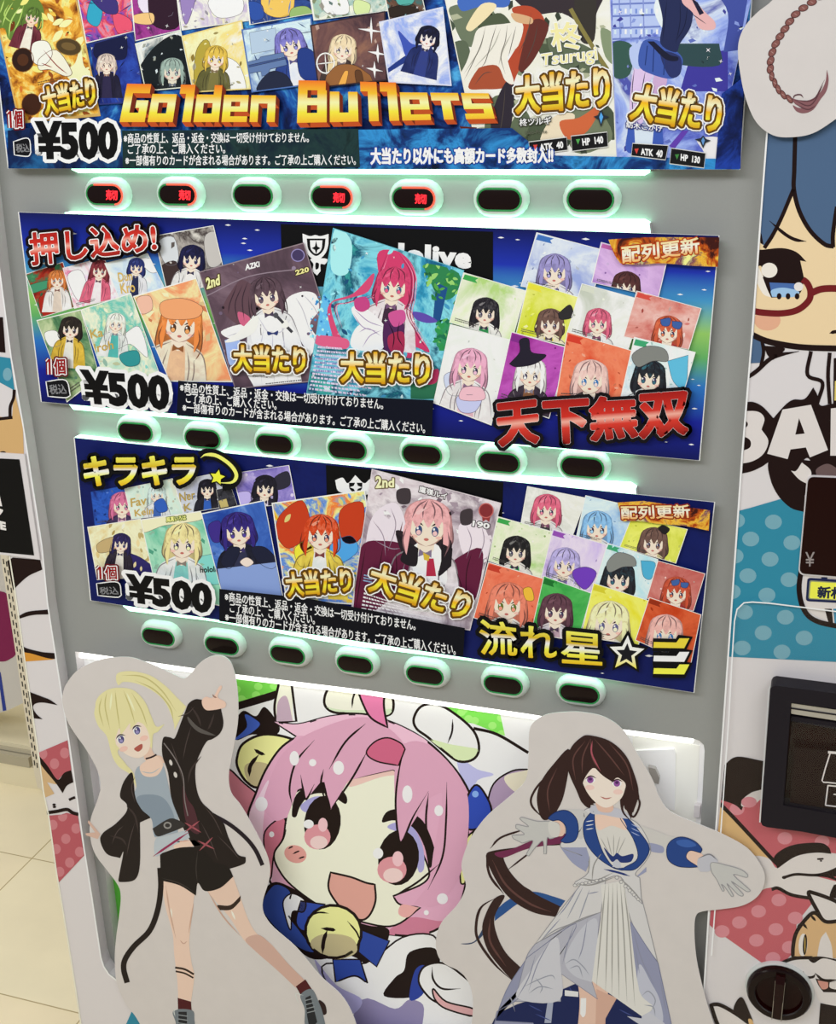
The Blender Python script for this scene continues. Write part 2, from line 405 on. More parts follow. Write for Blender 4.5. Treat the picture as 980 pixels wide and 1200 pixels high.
# hood behind the head
a.S(A5, '235,30! 300,35! 330,270! 215,280! 205,180', '*#efe0cc', 3, K, 3)
a.S(A5, '225,160 275,130 310,270! 215,275!', '*#b8a0b0', 4)
a.S(A5, '330,270 400,240 480,200 500,100 420,30 310,40! 310,260', '*#fbfcf4', 3)
a.S(N, '700,210 760,215 885,280 900,330 820,350 780,420 740,470 700,420 640,300', '*#fbfbf6', 3)
a.S(N, '690,300 745,330 790,345 740,370 780,470! 720,400', '*#b4b4dc', 4)
a.S(N, '775,430 790,370 840,335 890,330! 890,420! 800,460!', '*#a892ac', 5, K, 2)
a.S(N, '820,350 890,330! 890,400! 845,390', '*#ecd8c0', 6)
a.L(N, '735,218 800,235 885,285', K, 3.5, 6, 0)
a.S(A5, '490,150 510,90 560,55 700,80 860,110 888,190 850,238 700,225 560,222 505,195', '*#eef0cf', 5, K, 3)
a.S(A5, '505,190 560,215 700,222 850,235 880,200 800,205 600,205', '*#c9d8b8', 6)
a.L(A5, '672,90 655,140 650,195', K, 2.2, 7, 2)
a.S(A6, '245,232 285,168 370,158 470,215 560,300 586,390 555,445 480,455 400,400 320,330 260,285', '*#fbfaee', 5, K, 3)
a.S(A6, '330,340 400,395 480,450 550,440 582,395 520,380 430,365', '*#cddcae', 6)
a.L(A6, '448,235 445,300 422,362', K, 2.2, 8)
# hair
a.S(N, '190,200! 255,207 340,186 430,181 520,205 610,255 685,330 728,405 738,480 722,560 714,640 692,710 640,765 570,785 485,780! 400,760 250,700 180,640 165,560 135,520 118,460 138,400 165,335 205,275 250,240!', '*#d3a0b8', 8, K, 2.6)
a.S(N, '190,200! 255,207 340,186 430,181 520,205 610,255 560,262 440,230 330,240 250,238!', '*#dfb4c8', 9)
a.S(N, '120,470 150,400 175,360 165,430 160,520 185,600 178,640 160,560', '*#e6c4d2', 9)
a.S(N, '165,500 210,462 222,480 215,520 190,560 180,630 165,560', '*#bf6f82', 9, K, 1.8)
a.S(N, '490,780! 560,735 650,745 690,715 640,768 570,788', '*#c27890', 9)
# face
a.S(N, '222,470 240,400 300,375 385,362! 515,333! 535,350 560,480 612,600 600,640 515,677! 535,700 590,708! 520,757 440,750 330,712 240,650 200,600 190,560 214,520', '*#efe5cb', 10, K, 2.2)
a.S(N, '385,362! 515,333! 530,345! 480,352 400,378', '*#dcb9b0', 11)
a.S(N, '540,700 585,708! 555,735 530,725', '*#dba3a0', 11)
a.E(N, 248, 562, 31, 24, '*#d3968e', 12, .3)
for s in ('228,548 236,543 242,541', '240,562 252,556 260,553', '256,575 266,571 274,569'): a.L(N, s, K, 1.8, 13)
# eyes: plain dark ovals
a.S(N, '238,455 250,400 300,368 350,370 386,400 384,425 340,398 290,400 262,430 250,460', K, 12)
a.S(N, '262,430 300,405 350,410 340,430 280,448', '*#9f9bcb', 13)
a.E(N, 322, 476, 50, 74, K, 14, .12); a.E(N, 308, 515, 36, 34, '*#cf8d95', 15); a.E(N, 312, 530, 24, 18, '*#eec3c0', 16); a.E(N, 284, 480, 14, 12, '*#fdfcf5', 17); a.E(N, 323, 482, 13, 19, '*#e3b6bc', 17)
a.S(N, '485,475 500,445 545,440 590,465 612,500 630,560 615,600 600,540 570,490 520,470', K, 12)
a.S(N, '500,490 530,475 570,490 596,540 600,600 585,610 560,520', '*#9f9bcb', 13)
a.E(N, 530, 572, 56, 76, K, 14, .12); a.E(N, 512, 605, 40, 36, '*#cf8d95', 15); a.E(N, 515, 620, 27, 20, '*#eec3c0', 16); a.E(N, 474, 560, 14, 15, '*#fdfcf5', 17); a.E(N, 528, 575, 15, 21, '*#e3b6bc', 17)
# mouth
a.S(N, '344,612! 400,625 440,640 465,645! 467,690 450,730 425,742 385,722 350,680 338,650', '*#d19a8e', 12, K, 2.4)
# fringe
FR = '*#cf9bb3'
a.S(N, '178,360 215,285 300,225 445,188 548,266 518,330! 440,348 392,362! 345,440! 325,355! 278,412! 262,365! 225,462! 190,470 160,430', FR, 19)
a.S(N, '545,262 610,262 690,340 722,430 705,600 640,700 570,700! 612,640 625,560 650,400 612,410! 535,530! 522,430 520,330', FR, 19)
for s in ('440,205 385,255 340,330', '300,250 250,310 232,380 240,430', '445,280 400,360 345,438', '325,330 318,370 330,420', '345,438 322,370', '262,345 270,390 278,412 300,370', '548,268 530,340 522,430 535,530 570,460 612,390', '612,395 605,470 612,560', '662,365 660,470 650,570 610,660', '520,675 580,640 640,590'):
    a.L(N, s, K, 2.4, 21)
a.S(N, '442,285 465,255 500,244 535,258 548,275! 530,320! 470,308', '*#c2607e', 20, K, 1.8)
a.S(N, '418,112! 492,118! 490,160 500,216! 455,190 432,150', '*#d678a2', 22, K, 2.4)
for x, y, rx, ry in ((245, 300, 13, 20), (295, 312, 10, 10), (366, 326, 15, 19), (155, 425, 17, 20), (554, 398, 14, 24), (640, 443, 12, 15), (650, 684, 15, 15), (606, 722, 7, 7), (183, 508, 7, 8)):
    a.E(N, x, y, rx, ry, '*#f2dde4', 22)
# collar, bows and bells
a.S(N, '150,690 185,640 240,655 330,715 440,755 500,765 500,800 470,880 400,840 300,850 240,810 180,760', K, 11)
a.S(N, '155,700 190,645 235,665 225,720 260,770 300,830 250,815 180,750', '*#2f4690', 23, K, 2)
a.S(N, '215,690 240,670 275,690 270,720 240,720 235,770 220,730', '*#e9e8ee', 24, K, 1.6)
a.S(N, '262,690! 330,700! 280,770 250,750', '*#31489a', 24, K, 1.8)
a.S(N, '320,870 440,860 540,790 625,785 640,840 650,900 740,930 740,1090 480,1090 390,1000', '*#e6e4ea', 12, K, 2)
a.S(N, '430,770! 505,800! 470,870! 420,830!', '*#2c4494', 24, K, 2)
a.S(N, '350,850! 425,850! 445,915! 410,895 358,912!', '*#2c4494', 24, K, 2)
a.S(N, '560,830 630,820 640,880 590,900 580,950 490,950 520,900 545,880', K, 13)
a.S(N, '575,880 605,870 600,940 560,960', '*#2b3f92', 14)
a.S(N, '430,960 520,985 560,960 600,985 560,1090 400,1090', '*#8a82a6', 13)
a.S(N, '300,850 360,920 430,960 400,1000 350,960', '*#aaa6d0', 13)
a.S(N, '585,910 600,870 650,860 700,890 735,930 735,1000 700,995 640,970 610,950', '*#f0eef2', 15, K, 2.4)
a.L(N, '622,870 625,905 650,930 700,930', K, 2.4, 17)
a.S(N, '625,930 660,965 735,985 735,1005 660,985 630,960', '*#d3a3a4', 17, K, 2)
BELL = '*#ebe596'
a.E(N, 352, 774, 77, 72, BELL, 26, .2, K, 3.4); a.S(N, '290,800 330,780 400,790 415,830 360,850 305,830', '*#b9ad84', 27)
a.L(N, '318,765 345,768 358,770', K, 4, 29); a.L(N, '335,770 325,800 322,835', K, 4.5, 29); a.L(N, '280,735 310,722 340,724', K, 2, 29); a.L(N, '390,745 415,775 425,800', K, 2, 29)
a.S(N, '88,300 105,260 160,235 225,243 245,262 205,325 150,378 115,365 92,330', BELL, 6, K, 3)
a.S(N, '110,320 150,310 190,330 150,376 118,362', '*#b9ad84', 7); a.L(N, '135,275 150,285 165,290', K, 4, 8); a.L(N, '148,290 125,320 122,350', K, 4.5, 8)
a.S(N, '85,250 82,205 105,170 140,185 165,160 205,215 185,240 130,235', K, 5); a.S(N, '80,250 115,215 110,180 140,195 150,210 120,235', '*#3d5ab4', 6)
a.S(N, '705,440 738,374 768,400 784,450 750,490 715,490', '*#2f49aa', 10, K, 2.4); a.S(N, '680,462! 712,478 720,510 700,520 686,490', '*#2f49aa', 10, K, 2); a.E(N, 740, 398, 9, 9, '*#7fa4e0', 12)
a.S(N, '700,560 715,520 740,500 725,560 712,640 700,640', BELL, 9, K, 2)
a.build('window_picture', vm, 'brightly lit print of a pink haired cartoon child')
d = MB(); tl_ = [(93, 766.5)] + [(x, y+1.2) for x, y in TOPW[1:8]]; d.slab(tl_ + [(x+.4, y+4.2) for x, y in tl_[::-1]], BACK-.001, DOOR+.008, 'tube_white'); d.build('window_lamp', vm, 'white light tube along the top of the window')
# dispenser seen at the right of the window
d = MB()
d.slab([(742, 862), (820, 874), (816, 960), (812, 1010), (736, 990)], BACK+.0002, BACK-.001, '*#e9ecd8')
d.slab([(742, 880), (790, 878), (792, 884), (791, 950), (738, 940)], BACK, BACK-.004, '*#f4f6e4')
d.slab([(814, 944), (821, 945), (820, 958), (813, 958)], BACK, BACK-.008, 'case_white')
d.slab([(760, 899), (768, 901), (773, 912), (772, 919), (764, 917)], BACK, BACK-.010, 'metal_grey')
d.build('dispenser_flap', vm)
# ================================================================ control panel: wrap prints and fittings
B = '#1c0d0c'
Q = (780, 0, 3); R = (780, 380, 3); S_ = (780, 780, 2.857); T = (800, 1040, 5.444); U = (840, 540, 6.314); V = (870, 780, 5.714); H_ = (870, 900, 5.217); A8 = (840, 200, 5.457)
PC = [(x+2, y) for x, y in PANEL[:9]] + PANEL[9:]          # prints stop at the panel's edge
def conv(q): return q
PW = FRONT-.0004
a = Art(PW)
CL = [(912, -60), (990, -60), (990, 440), (878, 420)]
def cp(pts):      # clip to the right of the panel edge
    return [p for p in pts]
EDGE = [(911.5, -20), (899.5, 157), (878.3, 430), (1050, 430), (1050, -20)]
EDGE2 = [(899.5, 157), (881.5, 400), (870.5, 533), (853.5, 777), (1050, 777), (1050, 157)]
EDGE3 = [(853.5, 777), (839.5, 976), (831.5, 1067), (824, 1150), (810, 1290), (1050, 1290), (1050, 777)]
# cartoon face with red glasses
a.S(A8, '200,300! 470,60! 800,60! 800,1135! 700,1142 500,1118 380,1092 225,1045! 200,700', '#dcc49c', 1, None, clip=EDGE)
a.S(A8, '300,-400! 800,-400! 800,240! 764,250 745,480! 690,465 600,390 530,270 505,130 485,130 420,300 320,485! 280,455 260,300', '#48607f', 2, None, clip=EDGE)
for s, w in (('505,-300 497,0 495,120 530,260 600,385 690,470 750,485', 5.2), ('495,110 420,290 360,410 305,495', 4.6), ('745,490 745,400 770,230', 5)):
    a.L(A8, s, B, w, 4, 0, EDGE)
a.L(A8, '338,320 430,400 500,440 575,453', B, 4, 4, 2, EDGE)
a.S(A8, '285,400 300,470! 280,460', B, 4, None, clip=EDGE)
a.S(A8, '250,590 300,680! 350,812! 300,790 265,730 250,680', '#ddd6cc', 3, None, clip=EDGE)
a.S(A8, '235,515 300,505 420,495 510,520 575,582! 535,575! 560,690! 480,690 330,690 300,682 285,610 235,615', B, 4, None, clip=EDGE)
a.E(A8, 337, 637, 52, 48, '#ddd6cc', 5, 0, None, 1, EDGE)
a.S(A8, '295,682! 560,690! 540,775 500,805! 350,812! 325,760', B, 4, None, clip=EDGE)
a.S(A8, '338,715! 500,722! 500,790 480,805 355,808!', '#44659f', 5, None, clip=EDGE); a.S(A8, '350,765 420,748 500,760! 530,780 490,808 355,806!', '#93b6d6', 6)
a.S(A8, '345,695! 545,700! 545,720! 345,713!', B, 6)
for x in (400, 457, 515): a.E(A8, x, 803, 15, 20, B, 7)
a.E(A8, 525, 742, 30, 28, '#d9d4d0', 8)
a.E(A8, 325, 957, 85, 66, '#d4a184', 2, 0, None, 1, EDGE)
RED = '#6a1a1e'
a.L(A8, '225,895 300,908 420,912 520,890 590,830 600,770 580,720 550,695', RED, 7.5, 9, 0, EDGE)
a.L(A8, '600,785 660,760 720,753 800,755', RED, 8, 10, 0, EDGE)
a.L(A8, '722,1040 760,1030 800,1034', B, 4, 4, 2, EDGE)
a.L(A8, '200,1035 300,1082 400,1108 560,1130 800,1138', B, 7, 5, 0, EDGE)
a.build('wrap_print', vm, 'wrap print of a blue haired cartoon face with red glasses')
# shirt, word and body below the face
a = Art(PW)
a.S(R, '250,20! 345,60 340,135! 250,140!', '#48607f', 1, None, clip=EDGE2)
a.L(R, '340,60 345,100 335,150', B, 4, 2, 0, EDGE2); a.L(R, '250,215 320,165 380,115 470,95', B, 5, 2, 2, EDGE2)
a.S(R, '345,75! 420,85 380,125! 360,110', B, 2)
for s in ('512,95 500,178 552,205 535,275', '578,100 572,180 578,280'): a.L(R, s, B, 4.5, 2, 0)
a.S(R, '592,120! 640,110! 640,280! 590,280!', B, 2); a.S(R, '596,200! 640,190! 640,268! 594,268!', '#cdb96a', 3)
a.S(R, '255,300! 262,285 300,272 340,288 380,330! 420,285 450,265 490,262 520,222! 535,250 545,285 580,280! 640,275! 640,500! 590,500 540,480 520,490 500,470 480,480 450,480 430,500! 380,478 340,500 300,518 240,530!', B, 4, None, clip=EDGE2)
a.S(R, '366,478 440,470 520,480 640,470! 640,600! 490,600! 488,660! 440,645 395,600 368,540', B, 4)
a.S(R, '442,515! 460,515 480,486! 510,512 512,540 500,562! 470,545', '#cfc8c4', 6)
WL = '#cfc8c5'
a.S(R, '358,455! 412,300! 512,283! 572,442! 508,468! 494,433! 440,440! 430,474!', WL, 6)
a.S(R, '457,388! 470,330! 490,384!', B, 7)
a.S(R, '582,296! 640,290! 640,462! 580,462!', WL, 6)
a.S(R, '250,308! 320,306 348,330 338,370! 362,410 345,455 305,482 250,492!', WL, 6, None, clip=EDGE2)
a.S(R, '262,395! 285,398 300,412 298,432 280,442 258,445!', B, 7, None, clip=EDGE2)
a.S(R, '268,340! 285,342 290,352 284,362 266,366!', B, 7, None, clip=EDGE2)
# teal field with pale spots
TEAL = Pp('250,658! 300,645! 420,610! 470,635! 495,665! 482,870! 470,930! 490,1010! 560,1055! 700,1075! 700,1192! 205,1168!', R)
TEAL = clip_poly(TEAL, EDGE2); a.poly(TEAL, '#2e7f98', 1)
for x, y in ((380, 695), (300, 755), (445, 768), (368, 826), (290, 884), (435, 898), (357, 952), (278, 1012), (422, 1030), (344, 1085), (488, 1103), (270, 1138), (410, 1152), (250, 690), (245, 815), (235, 940)):
    c = [(780+(x+30*math.cos(t))/3, 380+(y+26*math.sin(t))/3) for t in (i*math.pi/9 for i in range(18))]
    a.poly(clip_poly(c, EDGE2), '#6f9dab', 2)
a.L(R, '482,840 470,930 488,1005 535,1045 640,1068', B, 6, 5, 0)
a.S(R, '490,870! 640,870! 640,1050! 590,1050 520,1020 492,980', '#cfc8c4', 4); a.S(R, '560,1000! 585,1000! 590,1050! 575,1050', B, 5); a.S(R, '590,1000! 640,1000! 640,1060! 595,1052!', '#3b7fa0', 5)
a.S(U, '740,60 820,22 900,60! 900,122! 740,112!', '#63504f', 6)
a.build('wrap_print', vm, 'wrap print with white letters over teal spotted field')
# lower animals
a = Art(PW)
PK = Pp('270,430! 320,445! 420,500! 700,575! 700,760! 520,760! 440,860! 430,960! 365,1025! 160,880! 140,860! 150,800! 165,560! 175,445!', S_)
PK = clip_poly(PK, EDGE3); a.poly(PK, '#b65a62', 1)
for x, y in ((400, 578), (525, 590), (380, 785), (312, 823), (248, 860), (370, 883), (305, 920), (435, 845), (360, 980), (190, 890), (415, 943), (280, 455), (240, 480)):
    c = [(780+(x+25*math.cos(t))/2.857, 780+(y+21*math.sin(t))/2.857) for t in (i*math.pi/9 for i in range(18))]
    a.poly(clip_poly(c, EDGE3), '#c8828a', 2)
a.S(S_, '160,360! 195,335 240,305 330,320! 330,415! 280,430 255,485! 230,465 170,445!', B, 3, None, clip=EDGE3)
a.S(S_, '255,470 262,445 290,425 322,415! 322,445! 290,470', '#cfc8c4', 4); a.E(S_, 280, 457, 26, 18, '#c8828a', 5)
a.S(S_, '150,440! 178,455 290,580 345,640 335,650 240,640 150,600!', '#cda873', 3, None, clip=EDGE3)
a.L(S_, '160,440 220,500 290,575 350,640 375,665', B, 4.5, 5, 0, EDGE3)
a.S(H_, '-10,600 60,540 160,552 215,612 300,550 450,515 600,525! 600,620! 540,640 440,655 600,700! 560,790! 470,800 300,772 215,735 150,735 100,760! 0,760', '#d0c9c5', 6)
a.S(H_, '195,545 260,490 350,463 480,458 530,485 545,525! 450,518 330,540 215,615!', B, 7)
for s, w in (('258,668 330,650 440,655 520,640 600,605', 3.2), ('440,655 520,662 600,690', 3), ('180,742 220,735 300,775 420,797', 4)): a.L(H_, s, B, w, 8, 0)
a.S(H_, '500,645 600,615! 600,660! 540,665', B, 8)
a.E(H_, 257, 669, 14, 10, B, 8); a.S(H_, '460,552 498,550! 496,560 462,562', B, 8); a.E(H_, 482, 568, 8, 5, B, 8)
a.S(H_, '310,1160! 312,1090 330,1010 380,935 440,885 500,935! 600,925! 600,1170! 400,1170!', '#c9a578', 7, B, 4.5)
a.S(H_, '405,765 440,765 540,800 600,830! 600,935! 505,937 455,865', '#d0c9c5', 9, B, 4.5)
a.S(H_, '540,760 560,715! 600,705! 600,800! 540,790', B, 10)
for s in ('335,970 370,955 400,985', '420,900 450,935', '345,955 350,985'): a.L(H_, s, B, 3, 10)
a.E(H_, 372, 1082, 27, 70, '#d8d2cc', 9, .05); a.E(H_, 384, 1080, 13, 64, B, 10, .05); a.L(H_, '384,1030 384,1130', '#b99a4a', 1.2, 11)
a.S(H_, '455,1175! 478,1050 512,1002! 545,1080 556,1175!', '#d0c9c5', 9)
a.S(T, '590,525 690,462 830,445 1000,455! 1000,760! 880,730 830,640 700,570 620,545', '#d0c9c5', 10)
a.L(T, '580,530 640,480 720,452 830,448', B, 4, 12, 0)
a.S(T, '805,452 880,440 1000,462! 1000,475 900,452 838,482', B, 12)
a.L(T, '770,535 785,570 830,572 850,550', B, 3, 12); a.L(T, '845,545 900,590 1000,590', B, 3, 12)
a.S(T, '848,580! 935,600 1000,600! 1000,670! 900,668! 868,625', B, 11); a.S(T, '862,592! 930,605! 928,640 895,650 875,625', '#c58a7c', 12); a.S(T, '940,605! 1000,600! 1000,655! 942,640', '#d0c9c5', 12)
a.S(T, '880,738! 1000,760! 1000,1000! 860,1000!', B, 11)
a.S(T, '182,748! 240,750 340,805 430,870! 450,1000! 280,1000! 215,850', '#d0c9c5', 9, B, 4.5)
a.S(T, '325,775 380,700 450,850! 420,860 380,830', B, 9)
a.S(T, '420,840 445,845 460,900! 430,880', '#cda873', 11)
a.build('wrap_print', vm, 'wrap print of cartoon animals over pink spots')
# price display
mb = MB()
def rrect(tl, tr, br, bl, r, n=5):
    """rounded rectangle through four photograph pixels"""
    c = [tl, tr, br, bl]; out = []
    for i in range(4):
        p, q, s = Vector(c[i]), Vector(c[i-1]), Vector(c[(i+1) % 4]); d1 = (q-p).normalized()*r; d2 = (s-p).normalized()*r
        for k in range(n+1):
            t = k/n; out.append(tuple((p+d1)*(1-t)**2 + p*2*t*(1-t) + (p+d2)*t*t))
    return out
DP = FRONT-.004
mb.slab(rrect((946, 557), (1045, 561), (1038, 682), (935.5, 673.5), 8), FRONT, DP+.0012, 'case_white')
mb.slab(rrect((947.5, 559), (1044, 563), (1036, 680), (937, 672), 7), DP+.0012, DP, 'display_brown')
pd = mb.build('price_display', vm, 'dark brown glossy price display')
a = Art(DP-.0003); a.text(U, '¥', '657,675 727,675 722,782 657,782', '#8d8482', 1, .005); a.build('yen_sign', pd)
# yellow banknote sticker
a = Art(FRONT-.001)
a.poly(rrect((946.5, 677), (1010, 681), (1009, 708), (944.5, 704.5), 4), '#1c2348', 1); a.poly(rrect((949, 680), (1009, 684), (1008, 705), (947.5, 702), 2.5), '#8a8d6a', 2)
a.poly(rrect((950.5, 681.5), (1009, 685), (1008, 704), (949, 701), 2), '#e9e24e', 3)
a.S(U, '775,862! 820,862! 820,880! 775,880!', '#1c2348', 2)
a.text(U, '新札', '752,930 945,940 940,1022 748,1012', '#20263f', 5, .05)
st = a.build('sticker'); tag(st, 'yellow sticker with navy border and characters below dark price display', 'sticker')
# banknote unit: black bezel, recessed window, metal bar
BP = FRONT-.022
mb = MB()
outer = [(v[0], v[1]) for v in Pp('188,160 200,142 222,134 900,222 870,1200 400,1112 165,1082 135,1070 124,1045', V)]
hole = Pp('328,248 900,330 870,1040 276,936', V)
fr_o = [W(x, y, BP) for x, y in outer]
o4 = [outer[1], outer[3], outer[4], outer[7]]
# bezel built as four bars around the opening
tl, tr, br_, bl = hole
mb.slab([outer[0], outer[1], outer[2], outer[3], tr, tl], FRONT, BP, 'bezel_black')
mb.slab([outer[3], outer[4], br_, tr], FRONT, BP, 'bezel_black')
mb.slab([outer[4], outer[5], outer[6], outer[7], outer[8], bl, br_], FRONT, BP, 'bezel_black')
mb.slab([outer[8], outer[0], tl, bl], FRONT, BP, 'bezel_black')
bz = mb.build('banknote_unit', vm, 'black banknote slot frame')
mb = MB(); q = [W(x, y, BP) for x, y in hole]
mb.add([Vector((p.x, FRONT-.006, p.z)) for p in q], [(0, 1, 2, 3)], 'display_brown'); 
mb.slab(Pp('330,340 900,425 870,470 322,370', V), FRONT-.006, BP+.006, 'bezel_black'); mb.build('slot_back', bz)
mb = MB(); mb.slab(Pp('330,252 900,335 900,410 328,322', V), FRONT-.004, BP+.004, 'metal_grey'); mb.slab(Pp('329,284 900,367 900,374 329,291', V), BP+.004, BP+.003, 'bezel_black'); mb.build('slot_bar', bz, 'brushed metal bar')
mb = MB(); mb.slab(Pp('332,375 900,455 870,1030 282,928', V), BP+.0045, BP+.002, 'acrylic'); mb.build('window_pane', bz)
a = Art(BP+.008)
a.poly(Pp('345,545 900,600 900,1000 320,920', V), '#190605', 1)
for s, w in (('575,580 700,590', 3), ('590,585 535,770 570,782 760,800', 1.6), ('575,800 558,935', 1.6), ('575,803 760,820', 1.6), ('558,935 760,960', 1.6), ('612,862 700,866', 1.4)): a.L(V, s, '#cfc9c6', w, 3, 0, n=2)
a.build('slot_icon', bz, 'white outlined banknote symbol')
a = Art(FRONT-.0008); a.ribbon(Pp('118,1050 180,155 195,132 222,126 700,188', V), '#f0ece8', 1.6, 1); a.build('edge_trim_highlight', bz)
# clear acrylic cover over the lower half of the panel
ac = Pp('90,1400! 128,1200 140,1130 185,1062 250,1042 400,1055 884,1115', U)
mb = MB(); cover = [(861, 728), (864, 714), (872, 706.5), (882, 705.5), (903, 707), (980, 716.6), (1050, 727), (1040, 1290), (818, 1290), (834, 1120), (845, 974), (853, 850)]
mb.slab(cover, FRONT-.003, FRONT-.0045, 'acrylic'); cv = mb.build('acrylic_cover', vm, 'clear acrylic cover')
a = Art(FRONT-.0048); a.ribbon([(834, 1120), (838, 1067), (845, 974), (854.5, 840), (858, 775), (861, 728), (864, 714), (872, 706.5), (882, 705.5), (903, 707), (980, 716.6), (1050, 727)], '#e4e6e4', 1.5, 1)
a.build('cover_edge', cv)
# coin return knob
pc = W(913, 1166, FRONT-.012); cx, cz = pc.x, pc.z
def ring(r, y, n=40): return [(cx+r*math.cos(2*math.pi*i/n), y, cz+r*math.sin(2*math.pi*i/n)) for i in range(n)]
mb = MB(); mb.rings([ring(.0385, FRONT), ring(.0385, FRONT-.004), ring(.0375, FRONT-.006)], 'button_white', False, True); kb = mb.build('return_knob', vm, 'round black and white coin return knob', True)
mb = MB(); mb.rings([ring(.0365, FRONT-.006), ring(.0362, FRONT-.011), ring(.034, FRONT-.014), ring(.0275, FRONT-.0145)], 'lens_black', False, False)
mb.rings([ring(.0275, FRONT-.0145), ring(.0265, FRONT-.013)], 'chrome', False, False); mb.build('knob_ring', kb, None, True)
mb = MB(); mb.rings([ring(.0265, FRONT-.013), ring(.025, FRONT-.008), ring(.012, FRONT-.0065)], 'display_brown', False, True); mb.build('knob_dish', kb, 'dark brown glossy dish', True)
mb = MB()
z0, z1 = cz-.031, cz+.031; w = .0052
vs = []
for z, y in ((z0, FRONT-.009), (z0, FRONT-.0165), (z1-.008, FRONT-.0215), (z1, FRONT-.018), (z1, FRONT-.008)): vs += [(cx-w, y, z), (cx+w, y, z)]
mb.add(vs, [(0, 1, 3, 2), (2, 3, 5, 4), (4, 5, 7, 6), (6, 7, 9, 8), (0, 2, 4, 6, 8), (9, 7, 5, 3, 1)], 'display_brown')
for sx in (-1, 1): mb.box((cx+sx*w-.0004, FRONT-.019, z0), (cx+sx*w+.0004, FRONT-.0165, z1-.006), 'chrome')
mb.build('knob_handle', kb)
# left frame prints
dF = (0, 300, 6); eF = (0, 470, 6); aF = (0, 640, 6); bF = (0, 820, 6); cF = (0, 1000, 6)
a = Art(PW)
LS = [(x-.8, y) for x, y in INNER[2:16]]
LE = [(x+1, y) for x, y in OUTER]
STRIP = [(-60, 300), (-1, 318), (11.5, 420), (25.5, 500), (47, 640), (45, 700), (-60, 700)]
a.poly(Pp('-60,430! 20,430! 38,680! -60,670!', dF), B, 1)
a.S(dF, '-60,700! 72,718! 102,945! 0,890! -60,860!', '#2e7f98', 1); a.E(dF, 52, 832, 32, 46, '#6f9dab', 2)
a.S(dF, '100,940 112,1000! 160,1195! 168,1400! -60,1380! -60,1120! 0,1130 85,1140!', '#c5a06c', 1)
a.L(dF, '100,940 95,1000 72,1060 70,1135', B, 3.6, 2, 0); a.L(dF, '-60,1150 0,1145 88,1135', B, 3.6, 2, 0)
a.E(eF, 20, 362, 22, 10, B, 2)
a.build('wrap_print', vm, 'wrap print of teal and tan shapes on the left frame'); a = Art(PW)
a.S(aF, '50,105! 90,80! 283,98! 297,165! 200,210 130,270 92,312!', B, 1)
a.build('wrap_print', vm); a = Art(PW)
a.S(aF, '124,495! 200,460 338,446! 342,480! 230,485 130,512!', B, 1)
a.build('wrap_print', vm); a = Art(PW)
a.S(aF, '150,700! 200,722 300,745 383,752! 386,793! 320,790 230,770 160,740!', B, 1); a.S(aF, '162,745! 230,758 320,785 386,796! 300,803 170,812!', '#c98a34', 2)
a.build('wrap_print', vm); a = Art(PW)
a.S(bF, '195,-60! 300,-20 350,0 405,38! 300,20 245,30 232,60 260,105 300,137! 226,130!', B, 1)
a.build('wrap_print', vm); a = Art(PW)
PKL = Pp('265,375! 475,285! 502,495! 450,515! 405,570! 330,470! 283,420!', bF); a.poly(PKL, '#ac555d', 1)
for x, y in ((455, 375), (383, 450), (300, 380)):
    c = [((x+33*math.cos(t))/6, 820+(y+38*math.sin(t))/6) for t in (i*math.pi/9 for i in range(18))]; a.poly(clip_poly(c, PKL[:4]+PKL[5:]), '#bd767c', 2)
a.S(bF, '280,430! 330,500 400,590 330,580! 382,660! 318,688! 300,580', '#c5a57a', 2)
a.S(bF, '268,385! 335,465 405,562 450,515 500,495! 516,580! 470,605 440,657! 395,590 320,500 275,440!', B, 3)
a.L(bF, '330,795 400,785 470,772 510,795 552,807', B, 4, 3, 0); a.E(bF, 380, 738, 12, 8, B, 3); a.E(bF, 382, 754, 12, 8, B, 3); a.L(bF, '485,705 505,695 528,686', B, 3, 3, 0)
PK2 = Pp('338,815! 430,808! 470,795! 548,818! 592,1095! 412,1287!', bF); a.poly(PK2, '#ac555d', 1)
for x, y in ((440, 820), (372, 880), (535, 905), (463, 978), (395, 1050), (560, 1070), (490, 1145), (420, 1210)):
    c = [((x+33*math.cos(t))/6, 820+(y+36*math.sin(t))/6) for t in (i*math.pi/9 for i in range(18))]; a.poly(clip_poly(c, PK2), '#bd767c', 2)
a.build('wrap_print', vm, 'wrap print of a cartoon animal between two pink spotted fields'); a = Art(PW)
a.poly([(155, 1184), (147, 1202), (140, 1240), (185, 1240), (170, 1205)], '#2e7f98', 1)
a.build('wrap_print', vm, 'teal corner of wrap print')
# black sign on the left edge
mb = MB(); SG = FRONT-.003
mb.slab([(-70, 526), (28.5, 532.5), (46.7, 656), (-50, 643)], FRONT-.0008, SG, 'case_white'); sg = tag(mb.build('sign'), 'black sign with white border on left edge of the machine', 'sign')
a = Art(SG-.0003); a.poly(Pp('-400,385 137,410 240,1086 -300,1035', eF), '#0d0c0c', 1)
LT = '#d8d4d0'
a.S(eF, '-40,620! -8,640! 15,740! -20,735!', LT, 3); a.S(eF, '-40,750! 20,765 5,795 -10,805 -40,808!', LT, 3); a.text(eF, 'E', '-2,842 40,852 44,910 2,902', LT, 3, .06)
a.build('sign_face', sg, 'black face with white letters')
frame_of(vm, (.1, .35, 0)); frame_of(sg, (0, 0, 0))

plain('rail_grey', '#a19a86', .5)
